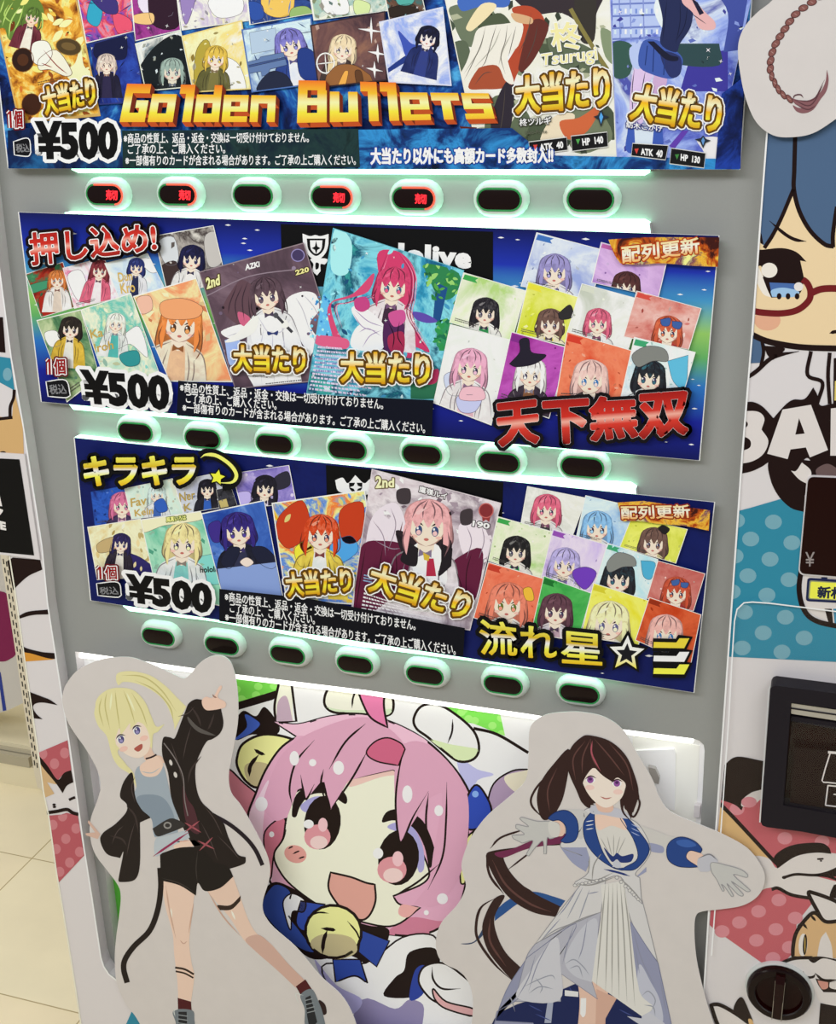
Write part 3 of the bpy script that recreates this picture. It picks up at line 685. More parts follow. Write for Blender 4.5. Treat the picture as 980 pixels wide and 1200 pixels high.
# ================================================================ shop shelf behind, at the left
p0 = floor_pt(0, 917); YP = p0.y
gd = thing('shop_shelf', 'beige metal shop shelf with slotted post standing behind the machine', 'shelf')
def wz(x, y): return W(x, y, YP).z
xr_ = W(50, 910, YP).x
mb = MB(); z1 = wz(10, 895); mb.box((xr_-1.1, YP, 0), (xr_, YP+.40, z1), 'shelf_beige'); mb.build('base', gd)
mb = MB(); z2 = wz(10, 884); mb.box((xr_-1.1, YP+.015, z1), (xr_-.02, YP+.40, z2), 'rail_grey'); mb.box((xr_-1.1, YP-.002, z1), (xr_-.03, YP+.01, z2), 'rail_grey'); mb.build('price_rail', gd, 'grey price rail')
mb = MB(); mb.box((xr_-1.1, YP+.03, z2), (xr_-.02, YP+.40, z2+.01), 'shelf_beige'); mb.build('shelf_deck', gd)
mb = MB(); mb.box((xr_-1.1, YP+.40, 0), (xr_, YP+.43, 1.7), 'shelf_beige'); mb.build('back_panel', gd)
mb = MB(); mb.slab([(-28, 420), (-16, 420), (9.5, 655), (17, 695), (28, 775), (38, 842), (44, 882), (48, 915), (50, 925), (44, 923), (40, 905), (27, 823), (16, 750), (1, 653)], YP+.03, YP-.012, 'upright_beige')
po = mb.build('slotted_post', gd, 'slotted upright post')
a = Art(YP-.0125)
for k in range(24):
    t = k/23; 
    for off in (0.30, .68):
        y = 655+t*236+ (3 if off > .5 else 0); 
        xa = np.interp(y, [653, 750, 823, 905], [1, 16, 27, 40]); xb = np.interp(y, [655, 695, 775, 842, 882, 915], [9.5, 17, 28, 38, 44, 48])
        x = xa+(xb-xa)*off; a.poly([(x-.7, y), (x+.6, y), (x+1.4, y+6), (x+.1, y+6)], 'dark_slot', 1)
a.build('slots', po)
frame_of(gd, (xr_-.55, YP+.2, 0))
mb = MB(); mb.slab([(-60, 610), (6, 640), (31, 822), (8, 833), (-60, 850)], YP+.14, YP+.03, '#b9b6b2')
bx = tag(mb.build('box'), 'light grey product box with magenta round print on shelf', 'box')
a = Art(YP+.0295); a.S(aF, '-300,330 -100,320 50,335 110,500 118,740 60,800 0,812 -200,800 -340,600', '#742049', 1); a.S(aF, '-20,860! 5,890! 45,1155! 20,1160!', '#2b3a86', 1)
a.build('box_print', bx)
# ================================================================ the three posters
def mixh(a_, b_, t): return '#'+''.join('%02x' % max(0, min(255, round(int(a_[i:i+2], 16)*(1-t)+int(b_[i:i+2], 16)*t))) for i in (1, 3, 5))
def face(a, cx, cy, r, hair, hl, body='#333344', b2='#dddddd', skin='#efdccb', eye='#3a3450', rot=0., long=1.7, lay=0, clip=None, up='+', extra=None):
    """an ordinary drawn girl or boy: back hair, shoulders, face, fringe, eyes; round the pixel cx, cy with head radius r"""
    co, si = math.cos(rot), math.sin(rot); U_ = lambda h: h if h[0] in '+*' else up+h
    hl = mixh(hair, hl, .45); strand = 'm:%s,%s,%s:%d' % (mixh(hair, '#000000', .15), hair, mixh(hair, hl, .5), 160); cloth = 'm:%s,%s:60' % (mixh(body, '#000000', .15), mixh(body, '#ffffff', .06))
    b2 = 'm:%s,%s:80' % (mixh(b2, '#404048', .14), b2); skin = mixh(skin, '#d8b09c', .25)
    def S(pts, c, l): a.poly(curve([(cx+r*(p[0]*co-p[1]*si), cy+r*(p[0]*si+p[1]*co), len(p) > 2) for p in pts], True, 3), U_(c), lay+l, clip)
    def El(x, y, rx, ry, c, l): S([(x+rx*math.cos(t), y+ry*math.sin(t)) for t in (i*math.pi/5 for i in range(10))], c, l)
    S([(-1.2, -.2), (-.95, -.95), (0, -1.32), (.95, -.95), (1.2, -.2), (1.3, long*.6), (1.05, long, 1), (.3, long*.9), (-.3, long*.9), (-1.05, long, 1), (-1.3, long*.6)], 'm:%s,%s:60' % (mixh(hair, '#000000', .3), mixh(hair, '#000000', .1)), 0)
    S([(-.3, .85), (-.9, 1.15), (-1.5, 1.7), (-2.0, 4.2, 1), (2.0, 4.2, 1), (1.5, 1.7), (.9, 1.15), (.3, .85)], cloth, 1)
    S([(-.35, 1.1), (0, 1.4), (.35, 1.1), (.7, 4.2, 1), (-.6, 4.2, 1)], b2, 2)
    S([(-.28, .6), (.28, .6), (.4, 1.15), (0, 1.5), (-.4, 1.15)], skin, 3)
    S([(-.85, -.3), (-.82, .3), (-.45, .8), (0, 1.02), (.45, .8), (.82, .3), (.85, -.3), (.5, -.8), (-.5, -.8)], skin, 4)
    for sx in (-1, 1):
        El(sx*.4, .26, .17, .25, eye, 5); El(sx*.4, .36, .11, .12, hl, 6); El(sx*.4-.06, .16, .05, .06, '#ffffff', 7)
        El(sx*.6, .56, .16, .08, '#e8b3a6', 5)
        S([(sx*.78, -.4), (sx*1.12, .1), (sx*1.12, 1.0), (sx*.9, 1.5, 1), (sx*.82, .6)], hair, 6)
    El(0, .68, .12, .07, '#b5645c', 5)
    S([(-1.0, .3, 1), (-1.1, -.4), (-.75, -1.05), (0, -1.28), (.75, -1.05), (1.1, -.4), (1.0, .3, 1), (.85, .05), (.7, -.25, 1), (.5, .08), (.28, -.3, 1), (.05, .1), (-.22, -.3, 1), (-.5, .12), (-.74, -.2, 1), (-.86, .05)], strand, 7)
    lc = mixh(hair, '#181018', .55); bc = mixh(body, '#181018', .5)
    def Ln(pts, c, l, w=.07): a.ribbon(curve([(cx+r*(p[0]*co-p[1]*si), cy+r*(p[0]*si+p[1]*co)) for p in pts], False, 4), U_(c), max(.35, r*w), lay+l, 2, clip)
    for s in ([(-.1, -1.25), (-.55, -.9), (-.78, -.3)], [(-.05, -1.25), (-.25, -.8), (-.25, -.35)], [(.05, -1.25), (.3, -.8), (.28, -.35)], [(.1, -1.25), (.6, -.9), (.72, -.35)]): Ln(s, lc, 8)
    for k in (-1, 1):
        Ln([(k*1.02, .2), (k*1.14, .8), (k*.95, 1.45)], lc, 7); Ln([(k*1.22, -.1), (k*1.3, long*.6), (k*1.0, long)], lc, 1)
        Ln([(k*.35, 1.0), (k*.95, 1.3), (k*1.5, 1.75), (k*1.9, 3.4)], bc, 2); Ln([(k*.95, 1.9), (k*1.05, 2.6), (k*.95, 3.6)], bc, 2); Ln([(k*.55, 1.5), (k*.75, 2.4), (k*.7, 3.6)], bc, 3)
        Ln([(k*.84, .0), (k*.78, .45), (k*.4, .86), (0, 1.02)], mixh(skin, '#6a3a34', .55), 5, .05); Ln([(k*.2, .02), (k*.42, -.1), (k*.62, .06)], '#2a1c20', 6, .08)
    S([(0, 1.32), (.3, 1.15, 1), (.32, 1.55, 1), (0, 1.42), (-.32, 1.55, 1), (-.3, 1.15, 1)], mixh(eye, hair, .4), 4)
    S([(-.62, -.62), (-.3, -.84), (-.1, -.88), (-.25, -.7), (-.5, -.5)], hl, 8)
CN = 0
def card(poster, Z, quad, bgk, border='+#e9e6d6', tagc=None, bw=.02, name='printed_card', lay0=None, Y=None):
    """a picture card printed on the poster; gives back its art, its outline, and the layer its figure starts at"""
    global CN
    CN += 1; lay = (CN*11) if lay0 is None else lay0
    a = Art(poster['Y'] if Y is None else Y); q = [p[:2] for p in P(quad, Z)]
    if poster.get('clip'): q = clip_poly(q, poster['clip'])
    a.poly(q, border, lay)
    cx = sum(p[0] for p in q)/len(q); cy = sum(p[1] for p in q)/len(q); s = 1-bw*2
    qi = [(cx+(p[0]-cx)*s, cy+(p[1]-cy)*s) for p in q]
    a.poly(qi, bgk, lay+1)
    if tagc:
        f = lambda u, v: tuple((q[0][k]*(1-u)+q[1][k]*u)*(1-v)+(q[3][k]*(1-u)+q[2][k]*u)*v for k in (0, 1))
        a.poly([f(.03, .03), f(.25, .03), f(.21, .08), f(.25, .13), f(.02, .13)], tagc, lay+2)
    return a, qi, lay+2
def deco(a, q, lay, cols, n, size, seed, kind='shard', up='+'):
    """small printed flecks scattered over a picture: leaves, shards, streaks or dots"""
    rr = random.Random(seed); xs = [p[0] for p in q]; ys = [p[1] for p in q]
    for _ in range(n):
        x, y, s, t = rr.uniform(min(xs), max(xs)), rr.uniform(min(ys), max(ys)), size*rr.uniform(.4, 1.3), rr.uniform(0, 6.28); c = up+rr.choice(cols)
        def R_(pts): return [(x+s*(u*math.cos(t)-v*math.sin(t)), y+s*(u*math.sin(t)+v*math.cos(t))) for u, v in pts]
        if kind == 'leaf': g = curve(R_([(-1, 0), (-.3, .45), (.4, .35), (1, 0), (.4, -.4), (-.3, -.4)]), True, 3)
        elif kind == 'dot': g = R_([(.5*math.cos(i*.7854), .5*math.sin(i*.7854)) for i in range(8)])
        elif kind == 'streak': g = R_([(-2.2, 0), (0, .22), (2.2, 0), (0, -.22)])
        elif kind == 'star': g = R_([(-1, 0), (-.15, .15), (0, 1), (.15, .15), (1, 0), (.15, -.15), (0, -1), (-.15, -.15)])
        else: g = R_([(-1, .1), (-.1, .6), (.9, .2), (.4, -.5)])
        a.poly(g, c, lay, q)
def small_print(a, Z, quad, col, lay, rows, seed, clip=None, h=.45):
    """rows of card rules too small to read: short broken strokes"""
    rr = random.Random(seed); q = [p[:2] for p in P(quad, Z)]
    f = lambda u, v: tuple((q[0][k]*(1-u)+q[1][k]*u)*(1-v)+(q[3][k]*(1-u)+q[2][k]*u)*v for k in (0, 1))
    for i in range(rows):
        u = 0; v0, v1 = (i+.5-h/2)/rows, (i+.5+h/2)/rows; end = rr.uniform(.7, 1)
        while u < end:
            w = rr.uniform(.015, .06); a.poly([f(u, v0), f(min(1, u+w), v0), f(min(1, u+w), v1), f(u, v1)], col, lay, clip); u += w+rr.uniform(.008, .02)
def poster(name, label, quad, bgmat, seed, ng):
    CN0 = {'Y': SHEET-.0005, 'clip': quad}
    t = thing(name, label, 'poster', group='posters on the vending machine')
    mb = MB(); mb.slab([(x, y) for x, y in quad], SHEET+.0006, SHEET, '#dfe0dc'); mb.build('sheet', t)
    a = Art(SHEET-.0003); q = quad; n = 12
    f = lambda u, v: tuple((q[0][k]*(1-u)+q[1][k]*u)*(1-v)+(q[3][k]*(1-u)+q[2][k]*u)*v for k in (0, 1))
    e = .0015
    a.poly([f(e, e), f(1-e, e), f(1-e, 1-e), f(e, 1-e)], bgmat, 1, uv=[(e, 1-e), (1-e, 1-e), (1-e, e), (e, e)])
    rr = random.Random(seed)
    for _ in range(ng):
        x, y = f(rr.uniform(.01, .99), rr.uniform(.02, .98)); s = rr.uniform(1.8, 5.0)
        a.poly([(x-s, y), (x, y-s*.28), (x+s, y+.08*s), (x, y+s*.28)], '+#dff0fb', 2)
    a.build('background_print', t)
    CN0['o'] = t; return CN0
G_OLD = '+v:#7d4a0a@0,#d9a01e@.22,#ffe95c@.5,#e3a81c@.72,#fff3b4@.9,#c98a14@1'
def oatari(po, Z, quad, lay, label=None):
    a = Art(po['Y']); a.text(Z, '大当たり', quad, '+v:#c58a12@0,#f7d63a@.3,#e0a818@.52,#fff6b8@.72,#d9a21c@1', lay, .035, (('+#f3efe2', 4.4), ('+#5a3c0c', 3.0)))
    a.build('prize_lettering', po['o'])
def price(po, Z, q1, q2, q3, badge, lay):
    a = Art(po['Y']); qq = [c[:2] for c in P(q1, Z)]; hf = lambda i, j, t: tuple(qq[i][k]*(1-t)+qq[j][k]*t for k in (0, 1))
    t0, t1 = hf(0, 1, .14), hf(3, 2, .14); t2 = (t0[0]-3, t0[1]+3.5)
    for c_, w_, dl in (('+#5e1218', 8.6, 0), ('+#f6e4e0', 5.6, 1), ('+#8a1416', 2.6, 3)):
        a.ribbon([t0, t1], c_, w_, lay+dl); a.ribbon([t2, t0], c_, w_*.8, lay+dl)
    a.text(ID, '個', [hf(0, 1, .4), hf(0, 1, 1), hf(3, 2, 1), hf(3, 2, .4)], '+#8a1416', lay, .025, (('+#5e1218', 3.0), ('+#f6e4e0', 1.3)))
    a.build('quantity_lettering', po['o'])
    a = Art(po['Y']); a.S(Z, badge, '+#101014', lay, '+#e6e6e6', 1.2); a.text(Z, '税込', q2, '+#7d7d80', lay+3, .02); a.build('tax_badge', po['o'])
    a = Art(po['Y']); a.text(Z, '¥500', q3, '#0c0b0c', lay+1, .06, (('+#fbfaf4', 4.2),)); a.build('price_lettering', po['o'])
N1, N2, N3 = '※商品の性質上、返品・返金・交換は一切受け付けておりません。', 'ご了承の上、ご購入ください。', '※一部傷有りのカードが含まれる場合があります。ご了承の上ご購入ください。'
def notice(po, box, qs, lay, col):
    a = Art(po['Y']); a.poly(box, col, lay)
    for t, q in zip((N1, N2, N3), qs): a.text(ID, t, q, '+#f6f6f4', lay+2, .014)
    a.build('notice_text', po['o'])
# ---- top poster
Q1 = [(-16, -30), (884, -30), (867.8, 199), (9, 197.7)]
A_, B_, C_, D_ = (0, 0, 3.92), (240, 0, 3.92), (480, 0, 3.92), (690, 0, 3.92)
po = poster('poster', 'topmost blue poster with golden block title over character cards', Q1, '+m:#060a1c,#0c1f55,#1a4f9c,#4fa6d8:26', 1, 0)
a, q, l = card(po, ID, '-16,-30! 88,-12! 118,136! 22,145!', '+m:#4a2410,#a8641c,#e8a53a,#f6dc86,#8c4a1c:30', '+#caa45a')
a.S(A_, '-30,0! 40,-30 150,-20 200,40 190,130 150,90 110,120 100,200 40,180 20,130 -30,140!', '+#5d7a34', l, None, clip=q)
a.L(A_, '40,20 20,70 60,110', '+#a3c060', 1.6, l+1, 2, q); a.L(A_, '110,20 90,90 60,150', '+#a3c060', 1.4, l+1, 2, q)
deco(a, q, l, ['#f0b848', '#fbe6a0', '#c8702a', '#6a3214', '#8f4a1c', '#f8d878'], 90, 7, 61, 'leaf')
face(a, 38, 20, 9.5, '#55702f', '#9abf62', '#6b2734', '#f2e2d0', skin='#ecd0b4', rot=.25, long=1.9, lay=l, clip=q)
for s in ('60,10 30,60 10,120', '90,30 50,100 40,180', '170,40 195,90 190,150', '20,0 0,60'): a.L(A_, s, '+#a8c468', 1.6, l+1, 2, q)
a.S(A_, '150,200 215,190 240,250 200,300 150,280', '+#efe4d4', l+9, '+#5a2a20', .6, q); a.S(A_, '180,270 260,230 330,330 300,350 230,320 180,320', '+#e9dcc8', l+9, '+#6a4a34', .6, q)
for s in ('200,230 260,300 310,340', '190,290 240,310'): a.L(A_, s, '+#8c3a30', 1.2, l+10, 2, q)
a.E(A_, 105, 275, 50, 55, '+#2a1812', l+9, 0, '+#7a4a20', .8, q); a.E(A_, 315, 215, 58, 38, '+#4a3a22', l+9, .2, '+#8a6a34', .8, q); a.E(A_, 145, 480, 45, 50, '+#3a1e12', l+1, 0, '+#7a4a20', .8, q)
a.E(A_, 105, 275, 26, 28, '+#4a2a18', l+10, 0, None, 1, q); a.E(A_, 315, 213, 34, 18, '+#6a5430', l+10, .2, None, 1, q)
a.S(A_, '300,330 345,290 370,215 385,300 420,330! 400,400 345,390', '+#fff0b0', l+1, None, clip=q)
small_print(a, A_, '170,375 300,345 305,365 175,395', '+#6a4a20', l+9, 2, 4, q)
a.build('printed_card', po['o'], 'fiery orange card print')
def simple(Z, quad, bgk, shapes, border='+#e9e6d6', tagc=None, label=None, faces=()):
    a, q, l = card(po, Z, quad, bgk, border, tagc)
    cl = [c.lstrip('+') for c in bgk.lstrip('+')[2:].split(':')[0].split(',')]; sz = abs(q[0][0]-q[2][0])*.05
    deco(a, q, l, [mixh(c, '#ffffff', .3) for c in cl]+[mixh(c, '#000000', .35) for c in cl], 26, sz, CN, ('shard', 'leaf', 'streak')[CN % 3])
    for pts, c, dl in shapes: a.S(Z, pts, c, l+dl, '+'+mixh(c[-7:], '#140c14', .6), .5, clip=q)
    for k in faces: face(a, lay=l, clip=q, **k)
    deco(a, q, l+9, ['#ffffff', '#f4ecd0'], 5, 2.2, CN+50, 'star')
    a.build('printed_card', po['o'], label); return a
simple(A_, '345,-60! 600,-60! 620,145! 395,200!', '+m:#2a2f6a,#7a4aa8,#c83a50,#e87a8a,#3a9ac8:55', [('420,0 470,40 450,120 400,90', '+#2f9ab8', 0), ('520,60 600,90 600,150 540,150', '+#d8506a', 0), ('400,-40 520,-20 540,60 470,50', '+#3a3070', 1)])
simple(A_, '598,-60! 810,-60! 832,140! 620,190!', '+m:#6a1f66,#9a3a8a,#4a2350:40', [('640,-20 760,-30 790,70 660,60', '+#d8cfe6', 0), ('690,-60 800,-60 820,120 700,110', '+#2c1626', 1), ('615,70 700,60 700,110 620,105', '+#e0b87a', 1)])
simple(A_, '805,-60! 1130,-60! 1150,95! 835,140!', '+m:#d8cfe0,#f0e8d0,#b8a8c8,#e8dcb0:34', [('830,-20 900,-40 880,60 850,110', '+#8f7ab0', 0), ('960,0 1100,-20 1110,60 1000,80', '+#efe9f4', 1)])
simple(B_, '188,-60! 480,-60! 500,62! 205,115!', '+m:#1c2a5c,#2f4a8c,#16204a:40', [('270,-20 400,-30 400,60 330,80 270,50', '+#e8b85a', 0), ('400,40 470,30 500,80 400,90', '+#8fae6a', 1), ('200,10 260,20 270,80 215,90', '+#2b4c9a', 1)])
simple(B_, '478,-60! 825,-60! 845,50! 500,95!', '+m:#cfd8b8,#e8e2d0,#8fb0a8,#b8c89a:40', [('540,-10 640,-20 660,60 560,60', '+#eef0e4', 0), ('690,0 760,20 740,80 690,60', '+#c8d89a', 1)])
simple(B_, '820,-60! 990,-60! 1015,50! 848,95!', '+m:#3a6a6a,#6a4a3a,#2a2622:60', [('840,40 960,20 980,80 860,80', '+#2c221c', 0), ('880,-30 960,-20 950,20 890,20', '+#4fa098', 1)])
F_ = [dict(cx=125, cy=75, r=9.5, hair='#cdbcb0', hl='#e6dcd0', body='#1a1830', b2='#2a2444', eye='#5a3020', long=1.0)]
simple(A_, '412,200! 612,145! 668,470! 455,482!', '+m:#10184a,#1f2f80,#2c4aa8:40', [('430,230 470,160 570,150 580,260 520,275 450,270', '+#14183c', 0)], '+#2a3470', None, None, F_)
simple(A_, '620,200! 832,140! 885,400! 668,420!', '+m:#aebcc0,#e4ead8,#55656a:30', [('640,380 680,250 800,160 880,230 900,420', '+#141a1e', 0)], '+#d8dccb', None, None, [dict(cx=202, cy=83, r=12, hair='#8fa49a', hl='#b8c8bc', body='#12181c', b2='#20282c', skin='#cfd2c2', long=1.5)])
simple(A_, '835,165! 1112,92! 1155,410! 890,425!', '+m:#c8a84a,#f2e6b0,#e0cc7a,#fbf4d8:26', [('900,240 960,190 990,420 900,420', '+#a8963a', 0), ('1030,270 1100,300 1130,420 1050,400', '+#f8f2dc', 0)], '+#d8c47a', None, None, [dict(cx=253, cy=68, r=11.5, hair='#cfae46', hl='#ecd67a', body='#5f5c30', b2='#77703c', rot=.1, long=1.3)])
simple(B_, '168,135! 490,78! 525,385! 215,425!', '+m:#7fa4d8,#c8dcf0,#4a6cb0:22', [('205,150! 325,128! 335,225! 215,248!', '+#a8bcd0', 0), ('195,285! 250,272! 255,262! 300,252! 362,240! 378,298! 300,318! 290,345! 262,350! 258,328! 203,338!', '+#5c74a0', 9), ('200,300! 370,262! 372,270! 202,309!', '+#3c5080', 10), ('240,420 300,330 380,350 400,430', '+#20263c', 10), ('430,230 500,240 520,370 440,350', '+#22387c', 9)], '+#4a6aa8', None, None, [dict(cx=340, cy=52, r=15, hair='#7672bc', hl='#a8a4e0', body='#27408c', b2='#dfe6f4', rot=-.2, long=1.1)])
simple(B_, '483,115! 830,50! 838,370! 520,405!', '+m:#3e2c34,#6a4a48,#8a6250:26', [('560,345! 610,300 690,300 760,345! 790,410! 540,420!', '+#8c5c34', 9), ('600,420! 640,330 660,330 640,420!', '+#e0a24a', 10), ('690,330 720,330 735,420! 705,420!', '+#5a3a24', 10), ('575,240 560,400 590,400 610,260', '+#d8c49a', 1)], '+#33262c', None, None, [dict(cx=402, cy=57, r=13, hair='#dcc8a4', hl='#f0e2c4', body='#3c2e2a', b2='#7a5a3a', rot=.1, long=1.5)])
a = Art(po['Y']); L0 = CN*11+9
for cx, cy, s in ((765, 140, 62), (795, 245, 45), (780, 320, 40)):
    a = Art(po['Y']); a.S(B_, f'{cx-s},{cy-8}! {cx-6},{cy-8}! {cx},{cy-s}! {cx+6},{cy-4}! {cx+s},{cy+8}! {cx+6},{cy+6}! {cx+2},{cy+s}! {cx-6},{cy+6}!', '+#f4e6e0', L0); a.build('sparkle_print', po['o'])
a = Art(po['Y']); a.E(B_, 555, 290, 40, 46, None, L0, 0, '+#f2e2dc', 1.6); a.L(B_, '510,295 600,285', '+#f2e2dc', 1.2, L0+1); a.L(B_, '552,240 560,345', '+#f2e2dc', 1.2, L0+1)
a.build('crosshair_print', po['o'])
a_, q, l = card(po, B_, '800,100! 1095,30! 1135,395! 845,380!', '+m:#b8c0ea,#e8eaf6,#8aa0dc,#d4c8ec:24', '+#c8cce8')
a_.S(B_, '830,325 900,270 980,220 1040,190 1050,215 980,255 900,300 840,335', '+#22367c', l, None, clip=q); a_.S(B_, '890,140 950,200 1000,210 930,260 905,200', '+#3a4fa8', l, None, clip=q)
face(a_, 502, 44, 11, '#14162c', '#34386a', '#1c2862', '#2c3a80', '#efe4e4', rot=.25, long=.9, lay=l, clip=q); a_.build('printed_card', po['o'])
# large card with cloaked figure
a, q, l = card(po, C_, '150,-60! 925,-60! 952,722! 330,790!', '+m:#f1efe6,#d9d8c8,#f4f2ea:14', '+#dcdacb', None, .008)
for s, c in (('190,30 330,20 400,80 360,190 260,210 200,100', '#65705a'), ('330,100 420,60 470,140 330,170', '#4a543f'), ('180,220 260,190 280,300 210,370', '#55604c'), ('590,190 720,180 760,260 640,300', '#49543f'), ('640,170 830,220 900,330 700,310', '#5b6650'), ('360,480 460,440 560,560 520,760 360,740', '#5a654e'), ('700,480 860,500 930,640 760,700', '#6c755c'), ('560,560 660,600 620,720 540,690', '#48523e'), ('150,60 210,120 160,160', '#3e4a3c'), ('860,460 940,520 945,640 880,600', '#434d3c'), ('300,600 360,590 370,690 320,680', '#a8ac8c'), ('880,130 960,180 960,300 900,260', '#7c8a6c')):
    a.S(C_, s, '+'+c, l, None, clip=q)
a.S(C_, '640,560 700,520 760,540 650,690 600,650', '+#d9cbb0', l+1, None, clip=q); a.S(C_, '690,560 780,540 880,480 820,600 730,640', '+#c0603a', l+1, None, clip=q)
a.S(C_, '440,-60 560,-60 720,-20 900,-60 860,60 840,140 700,60 560,60', '+#332b30', l+1, None, clip=q); a.S(C_, '760,-60! 860,-60! 850,180 790,190 760,60', '+#34302c', l+2, None, clip=q)
deco(a, q, l, ['#7c866c', '#454f3c', '#a4a88c', '#343c30', '#c8c8b4'], 70, 6, 91, 'shard')
for s in ('350,120 330,200 290,290 250,370', '400,115 380,180 350,280 330,310', '450,115 440,190 420,260 440,340', '490,120 470,200 455,260', '380,330 340,340 300,390', '560,60 540,160 500,250', '590,110 570,200 530,290', '440,400 430,520 410,640'): a.L(C_, s, '+#4a423c', .8, l+6, 2, q)
a.L(C_, '740,40 790,130 870,260 910,320', '+#7d7440', 5, l+3, 0, q)
a.S(C_, '235,-20 440,-40 450,30 330,30 240,50', '+#3f64b0', l+2, None, clip=q); a.S(C_, '330,20 400,30 290,140 260,125', '+#e6cfa6', l+3, None, clip=q)
a.S(C_, '470,40 560,30 620,90 600,180 500,330 470,390 430,330 500,200 520,120', '+#a8452c', l+3, None, clip=q)
a.S(C_, '560,100 640,120 580,260 520,330 500,310', '+#5d2c26', l+4, None, clip=q)
a.S(C_, '320,130 430,110 520,110 500,210 450,260 480,380 440,370 400,300 300,320 240,390 200,400 260,290 290,200', '+#dcd8cd', l+4, None, clip=q)
for s in ('420,130 380,220 300,310', '470,150 430,230 410,300', '340,160 320,230 250,340'): a.L(C_, s, '+#aaa89c', 1.3, l+5, 2, q)
a.S(C_, '330,300 400,290 470,330 440,400 340,410 270,400', '+#9c4a30', l+3, None, clip=q); a.S(C_, '380,520 440,380 480,390 470,560 430,660 380,640', '+#2c2630', l+3, None, clip=q)
a.S(C_, '230,580! 310,585! 270,668!', '+#5a2018', l+3); a.S(C_, '470,60 560,80 560,110 490,100', '+#c8a078', l+5, None, clip=q)
a.build('printed_card', po['o'], 'large card print of a cloaked figure over green leaves')
# right card
a, q, l = card(po, D_, '95,-60! 760,-60! 578,775! 130,760!', '+m:#2c2f7c,#5562b8,#8fa2dc,#c2cdf0,#4a50a0:14', '+#9aa4d4', None, .006)
a.S(D_, '110,-40! 330,-40! 320,140 110,190!', '+#a9b8e2', l, None, clip=q)
for y in (20, 75, 130, 180): a.L(D_, f'105,{y} 330,{y-8}', '+#6878b8', 2.2, l+1, 0, q)
for x in (140, 190, 250): a.L(D_, f'{x},-40 {x+5},180', '+#7a88c4', 1.4, l+1, 0, q)
a.S(D_, '110,200 200,210 190,340 115,350', '+#33524a', l+1, None, clip=q); a.S(D_, '400,200! 600,200! 600,300 400,290', '+#2c4448', l+1, None, clip=q)
a.S(D_, '470,250! 640,230! 640,420! 420,420! ', '+#3a3590', l, None, clip=q)
a.S(D_, '560,-60! 740,-60! 690,230! 620,240! 640,60', '+#3d4a94', l+1, None, clip=q)
a.S(D_, '310,-40! 460,-40! 480,20 470,120 420,200 400,240 330,200 340,90', '+#22294e', l+3, None, clip=q)
a.S(D_, '330,-50! 370,-50! 380,100 340,130 300,40', '+#d4dcf2', l+2, None, clip=q)
a.S(D_, '440,-50 530,50 580,100 575,135 510,130 480,60 430,10', '+#d5a6a6', l+4, None, clip=q); a.S(D_, '470,-10! 500,10! 530,60! 510,70!', '+#1c1c34', l+5, None, clip=q)
a.S(D_, '250,190 330,190 420,250 430,300 390,360 300,345 230,300', '+#3c55a0', l+3, None, clip=q); a.S(D_, '330,240 420,260 420,340 370,350', '+#28305f', l+4, None, clip=q)
deco(a, q, l+1, ['#7f90cc', '#d4e0f6', '#5a68b0', '#3a3a8c'], 90, 4, 95, 'shard')
for i in range(18):
    x = 118+(i % 9)*24; y = 40+(i//9)*95; a.S(D_, f'{x},{y}! {x+9},{y}! {x+9},{y+22}! {x},{y+22}!', '+'+('#c4d4f0', '#6f86c8', '#e4e8f4')[i % 3], l+2, None, clip=q)
for s in ('360,0 350,90 340,190', '420,0 420,100 400,200', '455,30 440,120 400,190', '210,320 200,420 205,560', '260,330 240,440', '470,60 540,110'): a.L(D_, s, '+#161a36', .9, l+6, 2, q)
deco(a, q, l+6, ['#ffffff', '#e0d8f8'], 10, 3, 96, 'star')
for s in ('270,210 260,300', '300,215 295,330', '350,250 345,345'): a.L(D_, s, '+#22346e', 1.2, l+5, 0, q)
a.S(D_, '270,190! 300,190! 370,250 410,262 405,280 350,270', '+#181a30', l+6, None, clip=q); a.S(D_, '190,220 260,200 240,310 200,300', '+#aab8e8', l+2, None, clip=q)
a.S(D_, '210,310 300,330 270,400 250,560 190,560', '+#cdb6d8', l+2, None, clip=q); a.S(D_, '300,350 360,350 340,440 300,440', '+#c0a0c4', l+2, None, clip=q)
a.S(D_, '180,590! 340,590! 330,690 180,700', '+#3a55a8', l+2, None, clip=q); a.S(D_, '210,590! 300,590! 290,690! 215,690!', '+#c6d2f2', l+3, None, clip=q); a.S(D_, '430,600! 460,600! 390,690! 370,670!', '+#5a3aa0', l+2, None, clip=q)
a.S(D_, '500,640 610,640 575,775! 540,775! 530,700', '+#d9d6d8', l+2, None, clip=q)
a.build('printed_card', po['o'], 'large violet blue card print of a figure in a vest')
# bottom blue strip and notice
L1 = 210
a = Art(po['Y'])
a.poly([(9, 153), (30, 150), (145, 151), (180, 197.6), (9.6, 197.5)], '+m:#070d22,#0e2450,#1f5a8c:24', L1)
a.build('blue_strip', po['o']); a = Art(po['Y'])
a.poly([(420, 152), (600, 150), (640, 182), (840, 186), (868, 183), (867, 198.6), (420, 198.3)], '+m:#071026,#12336e,#2f86c4,#0c1c40:22', L1)
a.build('blue_strip', po['o']); a = Art(po['Y'])
a.poly([(846, 110), (872, 90), (868, 198), (838, 198)], '+m:#050915,#0e1e55,#1f3fa0:30', L1+1)
a.build('blue_strip', po['o'])
notice(po, [(143, 153), (420, 151), (422, 196), (144, 197)], [[(145, 156), (362, 155), (362, 167), (145, 168)], [(150, 168.5), (364-100, 168), (264, 180), (150, 180.5)], [(147, 182), (417, 181), (417, 193.5), (147, 194)]], L1+2, '+m:#0b1416,#1c3434,#0f1f2c:30')
